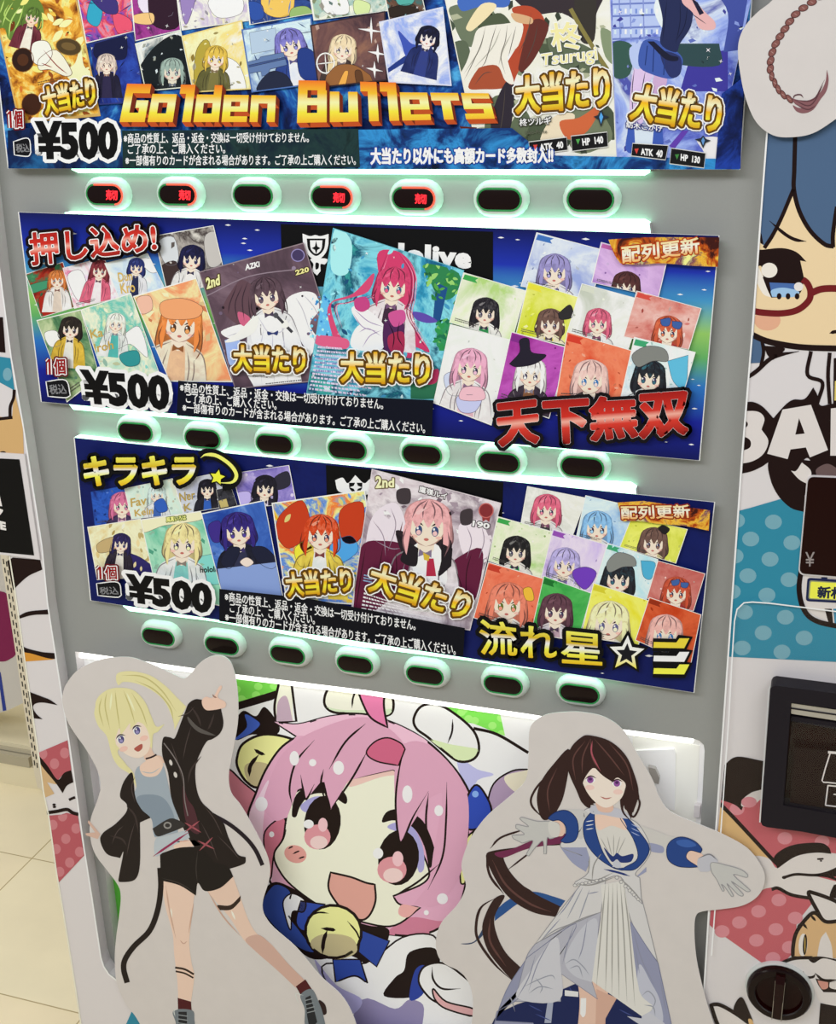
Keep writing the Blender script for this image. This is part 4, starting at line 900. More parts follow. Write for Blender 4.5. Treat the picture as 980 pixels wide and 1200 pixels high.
a = Art(po['Y']); a.text(ID, '大当たり以外にも高額カード多数封入!!', [(435, 173.5), (648, 173.5), (648, 190.5), (435, 192.5)], '+#f7f8f8', L1+6, .04, (('+#1c3f94', 1.6),)); a.build('banner_text', po['o'])
price(po, A_, '38,512 100,506 103,585 42,588', '72,662 132,660 136,698 76,700', '157,556 542,553 543,733 168,735', '62,650! 130,636 142,700! 128,718 66,712!', L1+6)
oatari(po, A_, '190,408 425,352 440,478 212,528', L1+8); oatari(po, C_, '490,358 910,302 922,488 492,520', L1+8); oatari(po, D_, '228,390 612,440 600,612 190,545', L1+8)
# golden block title
LET = {'G': (5, [(0, 0, 1.6, 7), (1.6, 0, 5, 1.7), (1.6, 5.3, 5, 7), (3.4, 3.0, 5, 5.3), (2.6, 3.0, 3.4, 4.4)]), 'o': (5, [(0, 1.8, 1.6, 7), (3.4, 1.8, 5, 7), (1.6, 1.8, 3.4, 3.4), (1.6, 5.4, 3.4, 7)]),
       'l': (3, [(0, 0, 3, 1.7), (1.3, 1.7, 3, 7)]), 'd': (5, [(0, 1.8, 1.6, 7), (3.4, 0, 5, 7), (1.6, 1.8, 3.4, 3.4), (1.6, 5.4, 3.4, 7)]),
       'e': (5, [(0, 1.8, 1.6, 7), (1.6, 1.8, 5, 3.1), (3.4, 3.1, 5, 5.0), (1.6, 4.0, 3.4, 5.0), (1.6, 5.9, 5, 7)]), 'n': (5, [(0, 1.8, 1.6, 7), (1.6, 1.8, 5, 3.4), (3.4, 3.4, 5, 7)]),
       'B': (5.2, [(0, 0, 1.7, 7), (1.7, 0, 5, 1.6), (3.5, 1.6, 5.2, 5.4), (1.7, 2.9, 3.5, 4.1), (1.7, 5.4, 5.2, 7)]), 'u': (5, [(0, 1.8, 1.7, 7), (3.3, 1.8, 5, 7), (1.7, 5.4, 3.3, 7)]),
       't': (5, [(0, 1.8, 5, 3.3), (1.7, 3.3, 3.4, 7)]), 's': (5, [(0, 1.8, 5, 2.9), (0, 2.9, 1.6, 3.9), (0, 3.9, 5, 5.0), (3.4, 5.0, 5, 5.9), (0, 5.9, 5, 7)])}
a = Art(po['Y'])
GT = '+v:#e9a92c@0,#f6d23c@.25,#fbf3a0@.48,#f4b02c@.7,#dd6f24@1'
for word, q in (('Golden', [(149, 98), (324, 101), (322, 143), (140, 143)]), ('Bullets', [(350, 94), (570, 99), (580, 139), (348, 144)])):
    tw = sum(LET[c][0]+.55 for c in word)-.55; x0 = 0
    f = lambda x, y: tuple((q[0][k]*(1-x/tw)+q[1][k]*x/tw)*(1-y/7)+(q[3][k]*(1-x/tw)+q[2][k]*x/tw)*y/7 for k in (0, 1))
    for ch in word:
        w, rs = LET[ch]
        for r_ in rs:
            x1, y1, x2, y2 = x0+r_[0], r_[1], x0+r_[2], r_[3]
            c = [f(x1, y1), f(x2, y1), f(x2, y2), f(x1, y2)]; dx, dy = 4.2, 5.5
            sh = lambda p: (p[0]+dx, p[1]+dy)
            a.poly([c[3], c[2], sh(c[2]), sh(c[3])], '+#b0481e', L1+10); a.poly([c[1], c[2], sh(c[2]), sh(c[1])], '+#6a2412', L1+10)
            a.poly(c, GT, L1+12, uv=[(0, 1-y1/7), (1, 1-y1/7), (1, 1-y2/7), (0, 1-y2/7)])
        x0 += w+.55
a.build('title_lettering', po['o'], 'golden block title lettering')
a = Art(po['Y']); SGN = '+#e9d79c'
a.text(C_, '柊', '642,110 778,98 790,222 662,238', SGN, L1+8, .02, (('+#f7f3e4', 1.1),)); a.text(C_, 'Tsurugi', '605,250 858,212 866,292 600,318', SGN, L1+8, .01, (('+#f7f3e4', .9),)); a.build('signature', po['o'])
a = Art(po['Y'])
a.text(C_, '柊ツルギ', '505,546 650,535 650,570 505,580', '+#f5f5f2', L1+6, .02, (('+#3a3a34', 1.0),)); a.text(C_, 'Neo-Porte', '532,600 632,595 632,612 532,618', '+#55584a', L1+6, .01)
for Z, bq, tq, s, vc in ((C_, '548,652! 722,630! 727,690! 555,712!', '596,662 705,648 708,680 600,694', 'ATK  40', '#c8403a'), (C_, '742,625! 908,606! 912,674! 748,695!', '792,636 888,624 892,658 796,670', 'HP  140', '#4a9a4a'),
                     (D_, '202,658! 366,668! 353,735! 196,716!', '238,680 342,690 338,724 240,712', 'ATK  40', '#c8403a'), (D_, '380,680! 538,703! 530,772! 372,752!', '424,706 514,720 510,752 422,738', 'HP  130', '#3a7a3a')):
    a.S(Z, bq, '#141416', L1+4, '+#c8c8c4', 1.0); a.text(Z, s, tq, '+#f2f2ee', L1+8, .045)
    p = P(tq, Z)[0]; a.poly([(p[0]-7, p[1]+1), (p[0]-2, p[1]+.5), (p[0]-4.5, p[1]+7)], '+'+vc, L1+8)
a.text(D_, '紡木こかげ', '172,556 340,580 338,606 174,586', '+#f0f0f8', L1+6, .02, (('+#3a3f80', 1.0),))
for Z, s in ((C_, '845,536! 868,528! 880,500! 892,528! 918,536! 892,550! 880,584! 868,550!'), (D_, '487,640! 515,634! 526,622! 540,638! 562,646! 538,656! 526,682! 512,652!')): a.S(Z, s, '+#242a34', L1+6)
a.S(C_, '880,515! 890,536! 880,568! 872,538!', '+#4f9ad8', L1+7); a.S(D_, '526,630! 534,645! 526,668! 518,646!', '+#5a8ac0', L1+7)
a.build('card_lettering', po['o'])
# ---- middle poster
CN = 0
Q2 = [(21, 248.4), (843.5, 276), (820.5, 540), (47.8, 471)]
po = poster('poster', 'middle poster with red title lettering and pictures of cards, between first and second button rows', Q2, '+v:#0e1450@0,#16208a@.18,#2a6ab0@.34,#5aa05c@.47,#88b85e@.58,#3f8ab8@.72,#1c2fa0@.84,#0f154e@1', 2, 150)
E_, F6, G_, H2 = (10, 240, 3.92), (230, 255, 4.8), (360, 255, 4.615), (505, 260, 2.882)
a = Art(po['Y'])
a.poly([(329, 262.5), (578, 271.5), (578, 335), (331, 336)], '+#09090b', 1)
CR = '+#e8e8ea'
a.S(F6, '598,90! 640,104 670,98 700,104 745,92! 742,160 720,210 675,240 630,210 604,160', CR, 2); a.S(F6, '622,118! 728,118! 718,180 675,216 632,180', '+#0c0c0e', 3); a.S(F6, '640,128! 710,128! 704,178 675,204 646,178', CR, 4)
a.S(F6, '675,130! 682,162! 700,172! 682,182! 675,206! 668,182! 650,172! 668,162!', '+#0c0c0e', 5); a.S(F6, '645,232 735,232 725,262 700,262 700,300! 680,325! 655,300 660,262', CR, 2); a.S(F6, '672,255 690,258 688,285 672,290', '+#0c0c0e', 3)
a.text(ID, 'hololive', [(425, 282), (553, 289.5), (552.5, 315.5), (424, 307)], '+#ececee', 2, .05); a.build('logo_panel', po['o'], 'black panel with white crest and lettering')
def p2card(Z, quad, bgk, shapes=(), faces=(), border='+#e6e6da', tagc=None, label=None, texts=(), bw=.012):
    a, q, l = card(po, Z, quad, bgk, border, tagc, bw)
    cl = [c for c in bgk.lstrip('+')[2:].split(':')[0].split(',')]; sz = abs(q[0][0]-q[2][0])*.045
    deco(a, q, l, [mixh(c, '#ffffff', .22) for c in cl]+[mixh(c, '#000000', .16) for c in cl], 22, sz, CN, ('leaf', 'shard', 'dot')[CN % 3])
    for pts, c, dl in shapes: a.S(Z, pts, c if c[0] == '+' else '+'+c, l+dl, '+'+mixh(c[-7:], '#140c14', .55), .5, clip=q)
    for k in faces: face(a, lay=l, clip=q, **k)
    if faces and len(shapes) < 2 and not texts:
        f = lambda u, v: tuple((q[0][k]*(1-u)+q[1][k]*u)*(1-v)+(q[3][k]*(1-u)+q[2][k]*u)*v for k in (0, 1))
        if len(q) == 4: small_print(a, ID, [f(.06, .88), f(.5, .88), f(.5, .95), f(.06, .95)], '+#4a4644', l+9, 2, CN)
    for t, tq, c, bo, o in texts: a.text(Z, t, tq, c, l+9, bo, o, clip=q)
    a.build('printed_card', po['o'], label)
p2card(E_, '78,318! 250,262! 312,470! 150,518!', '+m:#5e1410,#9c2a1c,#2f6b4a,#4a8a5c:45', [('80,380 190,345 200,370 90,420', '#3f8a66'), ] and [('85,375 190,345 200,372 95,410', '+#3f8a66', 0), ('140,430 200,400 210,500 160,510', '+#9c2418', 0)], [dict(cx=67, cy=328, r=9, hair='#c8743a', hl='#eab07a', body='#ece4dc', b2='#d8c8b8', long=1.7)])
p2card(E_, '248,290! 440,240! 508,428! 302,478!', '+m:#e8c8de,#f4e4ee,#d88aa8,#b85a7a:40', [('270,330 330,300 360,380 320,440', '+#f0e4ec', 0)], [dict(cx=117, cy=317, r=9.5, hair='#7d3038', hl='#b8606a', body='#d8607c', b2='#f2e4e8', rot=.15, long=2.4)])
p2card(E_, '440,268! 640,222! 722,388! 512,440!', '+m:#9ab4dc,#c8d8ec,#e6e4d8:30', [('600,250 660,250 690,300 650,310', '+#f0eeee', 0)], [dict(cx=160, cy=313, r=8.5, hair='#28326a', hl='#5a6ab0', body='#e6e8f0', b2='#22284c', rot=.1, long=1.4)], texts=[('Dun', '500,312 566,304 570,346 506,356', '+#c8a85a', .02, ()), ('Kro', '510,362 576,352 584,400 518,410', '+#c8a85a', .02, ())])
p2card(E_, '668,142! 942,94! 1005,360! 730,410!', '+m:#6a625e,#a8a29c,#3a3030,#c8c4bc:24', [('690,170 760,150 780,260 720,270', '+#c8ccd0', 0), ('685,300 770,260 780,380 720,400', '+#3c2e2e', 0), ('900,150 960,130 980,260 920,280', '+#b8b4b0', 0)], [dict(cx=225, cy=303, r=12.5, hair='#1a1b3c', hl='#3c3f78', body='#e9e6e2', b2='#f4f0ea', rot=.1, long=1.2)])
p2card(E_, '128,530! 332,480! 420,790! 268,908!', '+m:#27543a,#4f7a54,#8fa878,#b8c49a:30', [('165,590 220,580 240,640 190,650', '+#dfe8dc', 0)], [dict(cx=83, cy=385, r=11, hair='#2a2420', hl='#5a4c40', body='#d8b23a', b2='#e9e4d4', rot=.1, long=1.3)])
p2card(E_, '330,482! 562,404! 700,790! 440,800!', '+m:#a8d0bc,#e4e6c4,#5fb8aa,#d8dcb0:24', [('470,590 520,600 600,560 640,700 560,640 500,660', '+#eef2ea', 0), ('510,690 590,670 600,730 540,740', '+#2f8a8c', 9)], [dict(cx=136, cy=379, r=9.5, hair='#dce4d4', hl='#f4f6ec', body='#e4ece6', b2='#4fb0a8', rot=.1, long=2.6)], texts=[('Ka', '372,575 432,565 436,605 378,615', '+#b89a50', .02, ()), ('Iroh', '390,640 478,622 484,662 396,680', '+#b89a50', .02, ())])
p2card(E_, '572,420! 862,334! 1030,815! 740,812!', '+m:#e9a67c,#f0d29a,#e48a5e,#efe0a8:20', [('590,430 650,420 660,480 610,500', '+#f2b09a', 0), ('700,450 800,430 890,470 860,520 720,520', '+#e89a6a', 9)], [dict(cx=212, cy=380, r=21, hair='#df8443', hl='#f2b47a', body='#efd9c0', b2='#e8b890', eye='#4a3020', rot=.12, long=2.0)], label='orange card print')
a, q, l = card(po, F6, '15,305! 605,140! 840,905! 218,965!', '+m:#3c3038,#5a4652,#7a6470:14', '+#8a7a80', None, .008)
for s, c, dl in (('500,480 580,420 670,430 690,520 640,600 700,700! 640,780! 560,640', '#e4e2e4', 0), ('150,520 200,410 260,350 330,420 300,620 230,600', '#5c434c', 0), ('235,530 300,560 300,610 250,600', '#c25c7c', 1), ('140,640 260,600 330,640 200,680', '#f0eef0', 1), ('160,700 240,640 320,560 350,560 330,640 240,690', '#f2e2da', 9), ('160,690! 240,660! 250,760 190,830', '#9ab0e0', 0), ('330,560 470,560 560,640 560,720 330,720', '#efeff1', 3), ('330,720! 560,720! 600,960! 330,960!', '#f4f4f6', 3), ('330,720! 240,800! 330,960! 380,960!', '#dfe0ea', 2)):
    a.S(F6, s, '+'+c, l+dl, None, clip=q)
face(a, 312, 346, 17, '#54404a', '#83707c', '#f0f0f2', '#e2e2e8', rot=-.15, long=2.0, lay=l, clip=q)
for s in ('560,450 600,520 640,640', '600,430 660,500 690,560', '640,620 670,700', '170,670 260,640 320,620', '180,700 260,670'): a.L(F6, s, '+#b4b2ba', 1.0, l+2, 2, q)
for s in ('380,620 360,760 370,940', '430,640 430,780 440,940', '490,640 500,780 520,940', '350,560 400,640 430,640', '530,570 480,640 440,645'): a.L(F6, s, '+#bcbac6', 1.0, l+9, 2, q)
for s in ('230,380 190,480 180,540', '260,380 220,480 230,570', '290,360 260,460 270,580'): a.L(F6, s, '+#3a2a34', 1.2, l+4, 2, q)
deco(a, q, l, ['#6a5a70', '#8a7a90', '#2f2630'], 40, 4, 71, 'dot'); deco(a, q, l+9, ['#ffffff'], 8, 2.4, 72, 'star')
small_print(a, F6, '225,868 420,885 420,905 230,890', '+#4a444c', l+9, 2, 5, q); small_print(a, F6, '390,930 600,905 604,950 396,960', '+#3a363e', l+9, 3, 6, q)
a.L(F6, '440,540 540,645', '+#3a3a40', 3.4, l+10, 0, q); a.S(F6, '470,570 510,580 520,610 490,620', '+#f2e2da', l+10, None, clip=q); a.E(F6, 448, 550, 14, 16, '+#4a4a50', l+10, 0, None, 1, q)
a.S(F6, '400,640 432,648 460,636 455,662 432,655 405,662', '+#2f3a6a', l+10, None, clip=q); a.L(F6, '60,440 300,330 620,285', '+#8a7a86', 1.2, l+1, 0, q)
a.text(F6, 'AZKi', '274,264 356,244 358,276 276,298', '+#f4f2ec', l+9, .05); a.text(F6, '2nd', '52,340 130,318 134,378 60,404', '+#f0e4a0', l+9, .04, (('+#4a3c1c', 1.2),)); a.text(F6, '220', '556,296 632,276 636,304 560,326', '+#e8d890', l+9, .04, (('+#3a3020', .9),))
a.E(F6, 572, 212, 36, 34, '+#40365a', l+8, 0, '+#8a80b0', 1.2)
a.build('printed_card', po['o'], 'dark card print of a singer in white')
a, q, l = card(po, G_, '140,55! 850,285! 690,990! -5,955!', '+m:#175a80,#2f8fb4,#7ccbd8,#124a66,#3fa8a0:15', '+#5fa8b8', None, .005)
for s, c, dl in (('640,250 820,300 800,420 720,440 660,330', '#2c7a4a', 0), ('720,580 800,560 760,700 700,690', '#2f8a58', 0), ('700,350! 760,380! 720,560! 680,560!', '#1c4a80', 0), ('40,480 110,420 130,640 30,650', '#5fb0e0', 0), ('150,60 240,130 220,300 130,280', '#9fdce4', 0), ('560,860! 720,840! 690,980! 560,985!', '#2a6a4c', 0),
                 ('380,200 480,180 560,240 590,330 560,420 560,560 640,680 660,730 580,700 560,760 500,720 520,560 420,420', '#c43a66', 0), ('360,300 330,400 210,440 130,470 160,600 200,680 160,700 110,520 140,450 250,410', '#c8456e', 1), ('30,640 120,640 220,660 210,710 60,690', '#d05a80', 1), ('570,510 640,520 705,560 650,570 590,550', '#5a46a0', 2),
                 ('240,490 300,480 400,560 420,620 330,610 270,560', '#e9ddec', 4), ('270,590 380,560 430,640 390,720 240,700', '#f1e8ee', 4), ('420,560 520,560 510,720 420,720', '#4a2450', 4), ('440,640 520,620 520,730 450,720', '#9c2a4c', 5), ('260,440 320,430 340,480 300,510 260,490', '#b8407c', 5), ('440,520 520,500 530,560 470,590', '#c0508c', 6), ('650,840 710,820 700,890 640,900', '#a83058', 2)):
    a.S(G_, s, '+'+c, l+dl, None, clip=q)
face(a, 461, 335, 18, '#c63e68', '#e87a9a', '#ead9dc', '#3a2438', eye='#3a5a78', rot=.12, long=1.4, lay=l, clip=q)
deco(a, q, l, ['#3f8fb8', '#8fd4e4', '#1a4a70', '#5fb8d0', '#c4ecf0'], 120, 4.2, 81, 'leaf')
qa = Pp('620,240 840,290 800,470 660,440', G_); deco(a, qa, l+1, ['#2c7a3a', '#4f9a44', '#1c5a3a', '#8fc46a'], 46, 5, 82, 'leaf'); qb = Pp('700,560 770,540 740,720 670,720', G_); deco(a, qb, l+1, ['#2c8a4a', '#1c6a4a', '#5faa5a'], 26, 5, 83, 'leaf')
qc = Pp('30,430 130,420 120,660 10,660', G_); deco(a, qc, l+1, ['#6fc4ec', '#a8e4f4', '#2f80c0'], 50, 3, 84, 'dot')
for s in ('430,200 390,320 370,420 300,440', '500,200 560,300 560,420 540,520 600,640', '540,230 580,320 575,430 560,540 640,680', '340,420 220,460 150,480 180,600', '560,560 600,640 640,700', '400,260 380,380 340,430'): a.L(G_, s, '+#8c2348', 1.3, l+3, 2, q); a.L(G_, ' '.join(f'{float(t.split(",")[0])+10:.0f},{t.split(",")[1]}' for t in s.split()), '+#ee90ac', .9, l+3, 2, q)
for s in ('260,500 330,560 410,590', '280,620 330,600 400,640', '300,700 340,640 400,610', '250,520 300,590 380,615'): a.L(G_, s, '+#9a86ac', 1.0, l+5, 2, q)
for s in ('440,570 470,640 460,720', '500,560 490,640 520,700'): a.L(G_, s, '+#1c0c20', 1.2, l+6, 2, q)
deco(a, q, l+9, ['#ffffff', '#d8f4fa'], 16, 2.4, 85, 'star')
small_print(a, G_, '60,690 220,700 420,985 10,935', '+#cfc4dc', l+9, 12, 8, q, .5); small_print(a, G_, '60,750 220,760 300,850 40,840', '+#7f86b8', l+9, 4, 9, q, .5)
a.build('printed_card', po['o'], 'large teal forest card print of a figure with long crimson hair')
# right group of small cards
p2card(H2, '357,35! 598,98! 540,262! 303,218!', '+m:#aab8dc,#cfd6e4,#8f9ed0:16', [], [dict(cx=650, cy=318, r=16, hair='#8f88bc', hl='#b4aee0', body='#e4e2ec', b2='#2c3050', rot=.05, long=1.6)], tagc='+#3a6ab0')
p2card(H2, '575,68! 800,128! 770,255! 542,205!', '+m:#b08ac0,#cdaad8,#9468b4:16', [], [dict(cx=734, cy=336, r=14, hair='#4c2c2c', hl='#80504a', body='#d8a8b8', b2='#f0e0e4', rot=.1, long=1.6)], tagc='+#b05a9a')
p2card(H2, '110,170! 322,232! 275,402! 62,340!', '+m:#c4da98,#e4ecd2,#a8c878:16', [], [dict(cx=569, cy=366, r=13.5, hair='#26242a', hl='#d8d4d0', body='#e2ded8', b2='#2a8a4a', rot=.1, long=2.0)], tagc='+#3a9a4a')
p2card(H2, '328,200! 537,265! 492,424! 287,378!', '+m:#c4cc2c,#e2e684,#d0d648:16', [('430,310! 470,280 480,320 440,330', '+#2c2a2c', 9)], [dict(cx=645, cy=379, r=13.5, hair='#6a5048', hl='#9a7c70', body='#e8d8b8', b2='#d8c83a', rot=.1, long=1.1)], tagc='+#d8d03a')
p2card(H2, '510,207! 722,265! 668,432! 458,378!', '+m:#d0d4c4,#e6e8de,#b8beb0:16', [], [dict(cx=701, cy=378, r=13, hair='#d0607c', hl='#f0e0e4', body='#e8e4e0', b2='#4a4a48', rot=.1, long=1.5)], tagc='+#c8ccbc')
p2card(H2, '695,232! 915,292! 872,432! 650,388!', '+m:#b84e46,#cf8a80,#dcb4ac,#c06458:16', [('775,330! 808,325 805,350 782,350', '+#3a5a9a', 10), ('815,335! 848,340 840,362 818,355', '+#3a5a9a', 10)], [dict(cx=783, cy=388, r=14, hair='#c4583c', hl='#e8a06a', body='#b83c34', b2='#e0c0b0', rot=.1, long=1.5)], tagc='+#c84a40')
p2card(H2, '65,345! 272,398! 205,688! 8,612!', '+m:#d8dcd6,#ecede6,#c4ccd0:16', [('45,520 90,510 100,580 60,580', '+#c0c8ec', 0), ('110,560 170,560 180,600 100,600', '+#e0b0bc', 9), ('90,590 170,590 150,640 100,640', '+#b8bce8', 8)], [dict(cx=551, cy=430, r=17, hair='#dca0ba', hl='#f0c8d8', body='#f0e6e8', b2='#e2b4c0', rot=.12, long=1.8)])
p2card(H2, '272,370! 468,425! 400,665! 220,602!', '+m:#95308f,#b552b0,#8a2a88:16', [('265,480! 300,440 300,400 330,395 340,440 390,450 350,480 290,490', '+#221e2c', 10)], [dict(cx=622, cy=438, r=15, hair='#e6e2de', hl='#ffffff', body='#3a2f3c', b2='#8a5a3a', rot=.1, long=2.0)], tagc='+#7a2a80')
p2card(H2, '460,370! 684,435! 640,605! 420,605!', '+m:#d85a3a,#e47e5c,#d04a2c:16', [], [dict(cx=692, cy=444, r=17.5, hair='#e9bcb4', hl='#f6d8d0', body='#3a2a2c', b2='#f0e8e4', eye='#3a70a8', rot=.08, long=1.5)], tagc='+#c83a2a')
p2card(H2, '687,388! 895,440! 850,595! 640,595!', '+m:#bcdcd8,#e4ebe0,#6cbcd0:16', [('680,450 730,420 790,430 800,470 750,470 700,490', '+#7a7c78', 10), ('800,470! 870,450! 860,560 820,540', '+#5ab0d0', 0)], [dict(cx=761, cy=442, r=16, hair='#24272e', hl='#4fb0c8', body='#d8dcda', b2='#2c3034', rot=.12, long=1.4)], tagc='+#3a9a6a')
L2 = 300
a = Art(po['Y']); FIRE = '+m:#3a1410,#b04a14,#f0b03a,#6a2a50,#f8e08a:40'
a.S(H2, '600,60! 700,52! 975,52! 970,152! 880,148 780,140 700,145 640,140! 620,110', FIRE, L2); a.text(H2, '配列更新', '645,84 904,52 908,105 648,140', '+v:#e8a85a@0,#fff2d0@.5,#f6c88a@1', L2+2, .03, (('+#a83c14', 1.6),)); a.build('update_banner', po['o'], 'fiery orange banner with pale characters')
notice(po, [(209, 446), (360, 462), (508, 469), (506, 512), (207, 487)], [[(211, 448), (449, 467.5), (449, 480), (211, 459.5)], [(218, 460), (324, 468.5), (324, 480.5), (218, 472)], [(214, 471.5), (499, 495.5), (498, 508), (214, 483)]], L2, '+#0b0e1c')
oatari(po, F6, '212,720 610,728 612,872 215,862', L2+2); oatari(po, G_, '185,730 660,735 660,902 186,888', L2+2)
price(po, E_, '176,710 258,706 262,778 178,780', '185,828 262,822 268,868 192,870', '324,755 736,780 742,948 346,914', '172,812! 262,806 284,876! 262,886 182,880!', L2+4)
RD = '+v:#8c1a16@0,#c8362a@.35,#f0a090@.5,#c02c22@.62,#9c1c18@1'
a = Art(po['Y']); a.text(E_, '押し込め!', '95,132 668,80 680,212 108,278', RD, L2+2, .028, (('+#140a0c', 5), ('+#f4efec', 1.5))); a.build('title_lettering', po['o'], 'red title lettering')
a = Art(po['Y'])
for ch, q in zip('天下無双', ('220,620 362,604 360,742 236,754', '382,612 528,602 526,738 396,748', '540,598 692,590 694,722 546,736', '706,588 868,576 862,712 710,728')): a.text(H2, ch, q, RD, L2+6, .055, (('+#100c10', 5.5), ('+#f4ece6', 1.3)))
a.build('title_lettering', po['o'], 'large red slogan lettering')
frame_of(po['o'], (0, 0, 0))
# ---- lower poster
CN = 0
Q3 = [(86.3, 512.7), (838.3, 588.4), (814, 812), (105.7, 703.7)]
po = poster('poster', 'lowest navy poster with yellow title lettering and pictures of cards, above the bottom button row', Q3, '+m:#0c1244,#101a58,#0e1650:12', 3, 40)
I_, J_, K_ = (85, 510, 3.769), (310, 545, 3.379), (540, 565, 3.267)
a = Art(po['Y']); a.poly([(382, 545), (590, 565), (588, 640), (384, 620)], '+#08080a', 1)
a.S(J_, '280,60! 310,50 330,72 360,40! 395,72 420,55 450,70! 430,110 400,120 410,150! 360,130 310,150! 320,118 290,100', CR, 2); a.S(J_, '335,70! 388,70! 385,95 362,112 338,95', '+#0c0c0e', 3); a.S(J_, '362,62! 370,82! 386,88! 370,94! 362,112! 354,94! 338,88! 354,82!', CR, 4)
a.build('logo_panel', po['o'], 'black panel with white crest')
p2card(I_, '80,250! 232,222! 266,380! 98,400!', '+m:#14307c,#2a58b8,#1a2a70:34', [], [dict(cx=143, cy=592, r=12, hair='#c86a90', hl='#e8a0b8', body='#3a2a50', b2='#d8b0c0', long=1.8)], '+#22408c')
p2card(I_, '228,235! 442,190! 492,348! 260,372!', '+m:#d8d2b8,#c4dcd0,#e8e4d0:30', [('360,300 400,280 420,330 380,340', '+#2f5ab0', 9)], [dict(cx=184, cy=580, r=9, hair='#c8dcd8', hl='#e8f0ec', body='#e0e8ec', b2='#3a62b0', long=2.2)], texts=[('Fav', '255,280 325,268 328,306 258,318', '+#b89a50', .02, ()), ('Kein', '272,330 356,316 358,348 276,360', '+#b89a50', .02, ())])
p2card(I_, '445,205! 640,165! 700,312! 492,348!', '+m:#a8acc0,#c8ccd4,#8a90a8:30', [], [dict(cx=243, cy=573, r=9, hair='#1a1924', hl='#3c3a50', body='#1c1c28', b2='#2f5ab0', long=2.0)], texts=[('Ner', '470,256 540,242 542,282 474,296', '+#a8904a', .02, ()), ('K', '490,305 525,298 528,330 494,338', '+#a8904a', .02, ())])
p2card(I_, '635,240! 700,225! 730,315! 650,335!', '+m:#202026,#3a3a42,#17171c:50', [('645,290! 680,280! 690,315! 655,322!', '+#b8a86a', 0)], [])
p2card(I_, '705,168! 957,132! 990,300! 745,325!', '+m:#5c52a0,#8a7cc0,#c0b4e0:30', [('720,260 780,250 790,300 730,310', '+#b4a8e0', 0), ('890,190 950,160 960,220 900,240', '+#2c2a38', 0)], [dict(cx=311, cy=572, r=12, hair='#1d1b26', hl='#46405a', body='#221e30', b2='#d8cce4', rot=.1, long=1.8)])
p2card(I_, '65,405! 302,368! 368,625! 108,640!', '+m:#d4bc7a,#f0e6bc,#c4a85c:20', [('110,480 180,450 190,500 120,520', '+#b8a070', 0), ('180,600 200,520 300,540 380,620', '+#2c2560', 0)], [dict(cx=142, cy=637, r=9.5, hair='#2a2450', hl='#544a90', body='#2a2230', b2='#e8dcd0', rot=.1, long=2.4)])
p2card(I_, '300,372! 567,334! 680,760! 372,700!', '+m:#58b090,#9cd0b4,#7cc4a4:16', [('300,370! 565,332! 575,370 480,390 400,400 310,430', '+#e8dcb8', 0), ('540,540! 640,520! 660,650 560,640', '+#7cc8c0', 0)], [dict(cx=214, cy=636, r=18, hair='#e2d294', hl='#f6ecc0', body='#e6ece8', b2='#7fc4bc', rot=.05, long=1.2)], label='green card print of a fair haired figure', texts=[('風真いろは', '414,362 500,352 502,374 416,384', '+#f0e88a', .03, (('+#5a6a2a', .8),)), ('hololi', '562,582 634,578 636,604 564,608', '+#1c2420', .03, ())])
p2card(I_, '568,345! 848,286! 935,735! 660,705!', '+m:#1f3f94,#3f68b8,#8fb0e4:16', [('600,400 650,380 660,460 620,470', '+#3a2a80', 0), ('655,560 690,500 740,500 720,560 690,590', '+#1b1e34', 9), ('790,500 850,495 905,555 880,590 820,560', '+#1b1e34', 9), ('740,560 770,540 800,562 770,582', '+#e8cfc4', 10), ('640,590! 900,560! 925,720! 660,700!', '+#7f96cc', 9)], [dict(cx=279, cy=622, r=17, hair='#322676', hl='#6a5ab8', body='#141628', b2='#2a2c48', rot=-.1, long=1.1)], label='blue card print')
p2card(J_, '28,150! 398,98! 460,560! 85,535!', '+m:#d83a24,#f0c030,#3a78d0,#f4e48a,#e8702a,#4ab0c8:22', [('60,200 150,140 180,260 100,330 50,280', '+#b83a1c', 0), ('300,180 390,150 380,290 310,300', '+#b83a1c', 0), ('120,330 180,300 200,380 140,400', '+#f4d83a', 0), ('260,320 340,280 370,340 290,390', '+#4a9ad8', 0)], [dict(cx=376, cy=626, r=18, hair='#c8421c', hl='#f2ece0', body='#e8c84a', b2='#e8f0e8', rot=.05, long=1.3)], label='many coloured card print')
a, q, l = card(po, J_, '425,15! 938,150! 815,655! 340,592!', '+m:#b8a8b0,#d8d0d4,#8a7a86,#c8bcc4:12', '+#cfc6ca', None, .006)
for s, c, dl in (('400,330 430,200 520,150 560,260 500,380 420,400', '#d9cfd8', 0), ('770,240 850,220 900,330 850,380 790,360', '#ddd2da', 0), ('350,590! 380,330 470,300 560,330 560,470 400,600', '#5c1c38', 1), ('720,400 860,330 840,520 780,560 700,460', '#5c1c38', 1), ('520,260 600,300 620,400 560,380', '#2a2026', 2), ('680,300 740,300 730,400 690,470', '#2a2026', 2), ('590,320 690,320 720,470 600,440', '#ece6e4', 3), ('645,370! 670,370! 680,440! 640,440!', '#a82a44', 5), ('525,100 575,95 575,150 530,150', '#3c3438', 1), ('778,185 822,175 820,230 780,235', '#3c3438', 1)):
    a.S(J_, s, '+'+c, l+dl, None, clip=q)
face(a, 501, 616, 24, '#e3a4a6', '#f4cac8', '#d8d0d4', '#efe9e8', eye='#33456e', rot=.08, long=1.15, lay=l, clip=q)
deco(a, q, l, ['#d8ccd4', '#9a8a96', '#e8e0e4', '#6a5a66'], 60, 5, 101, 'shard')
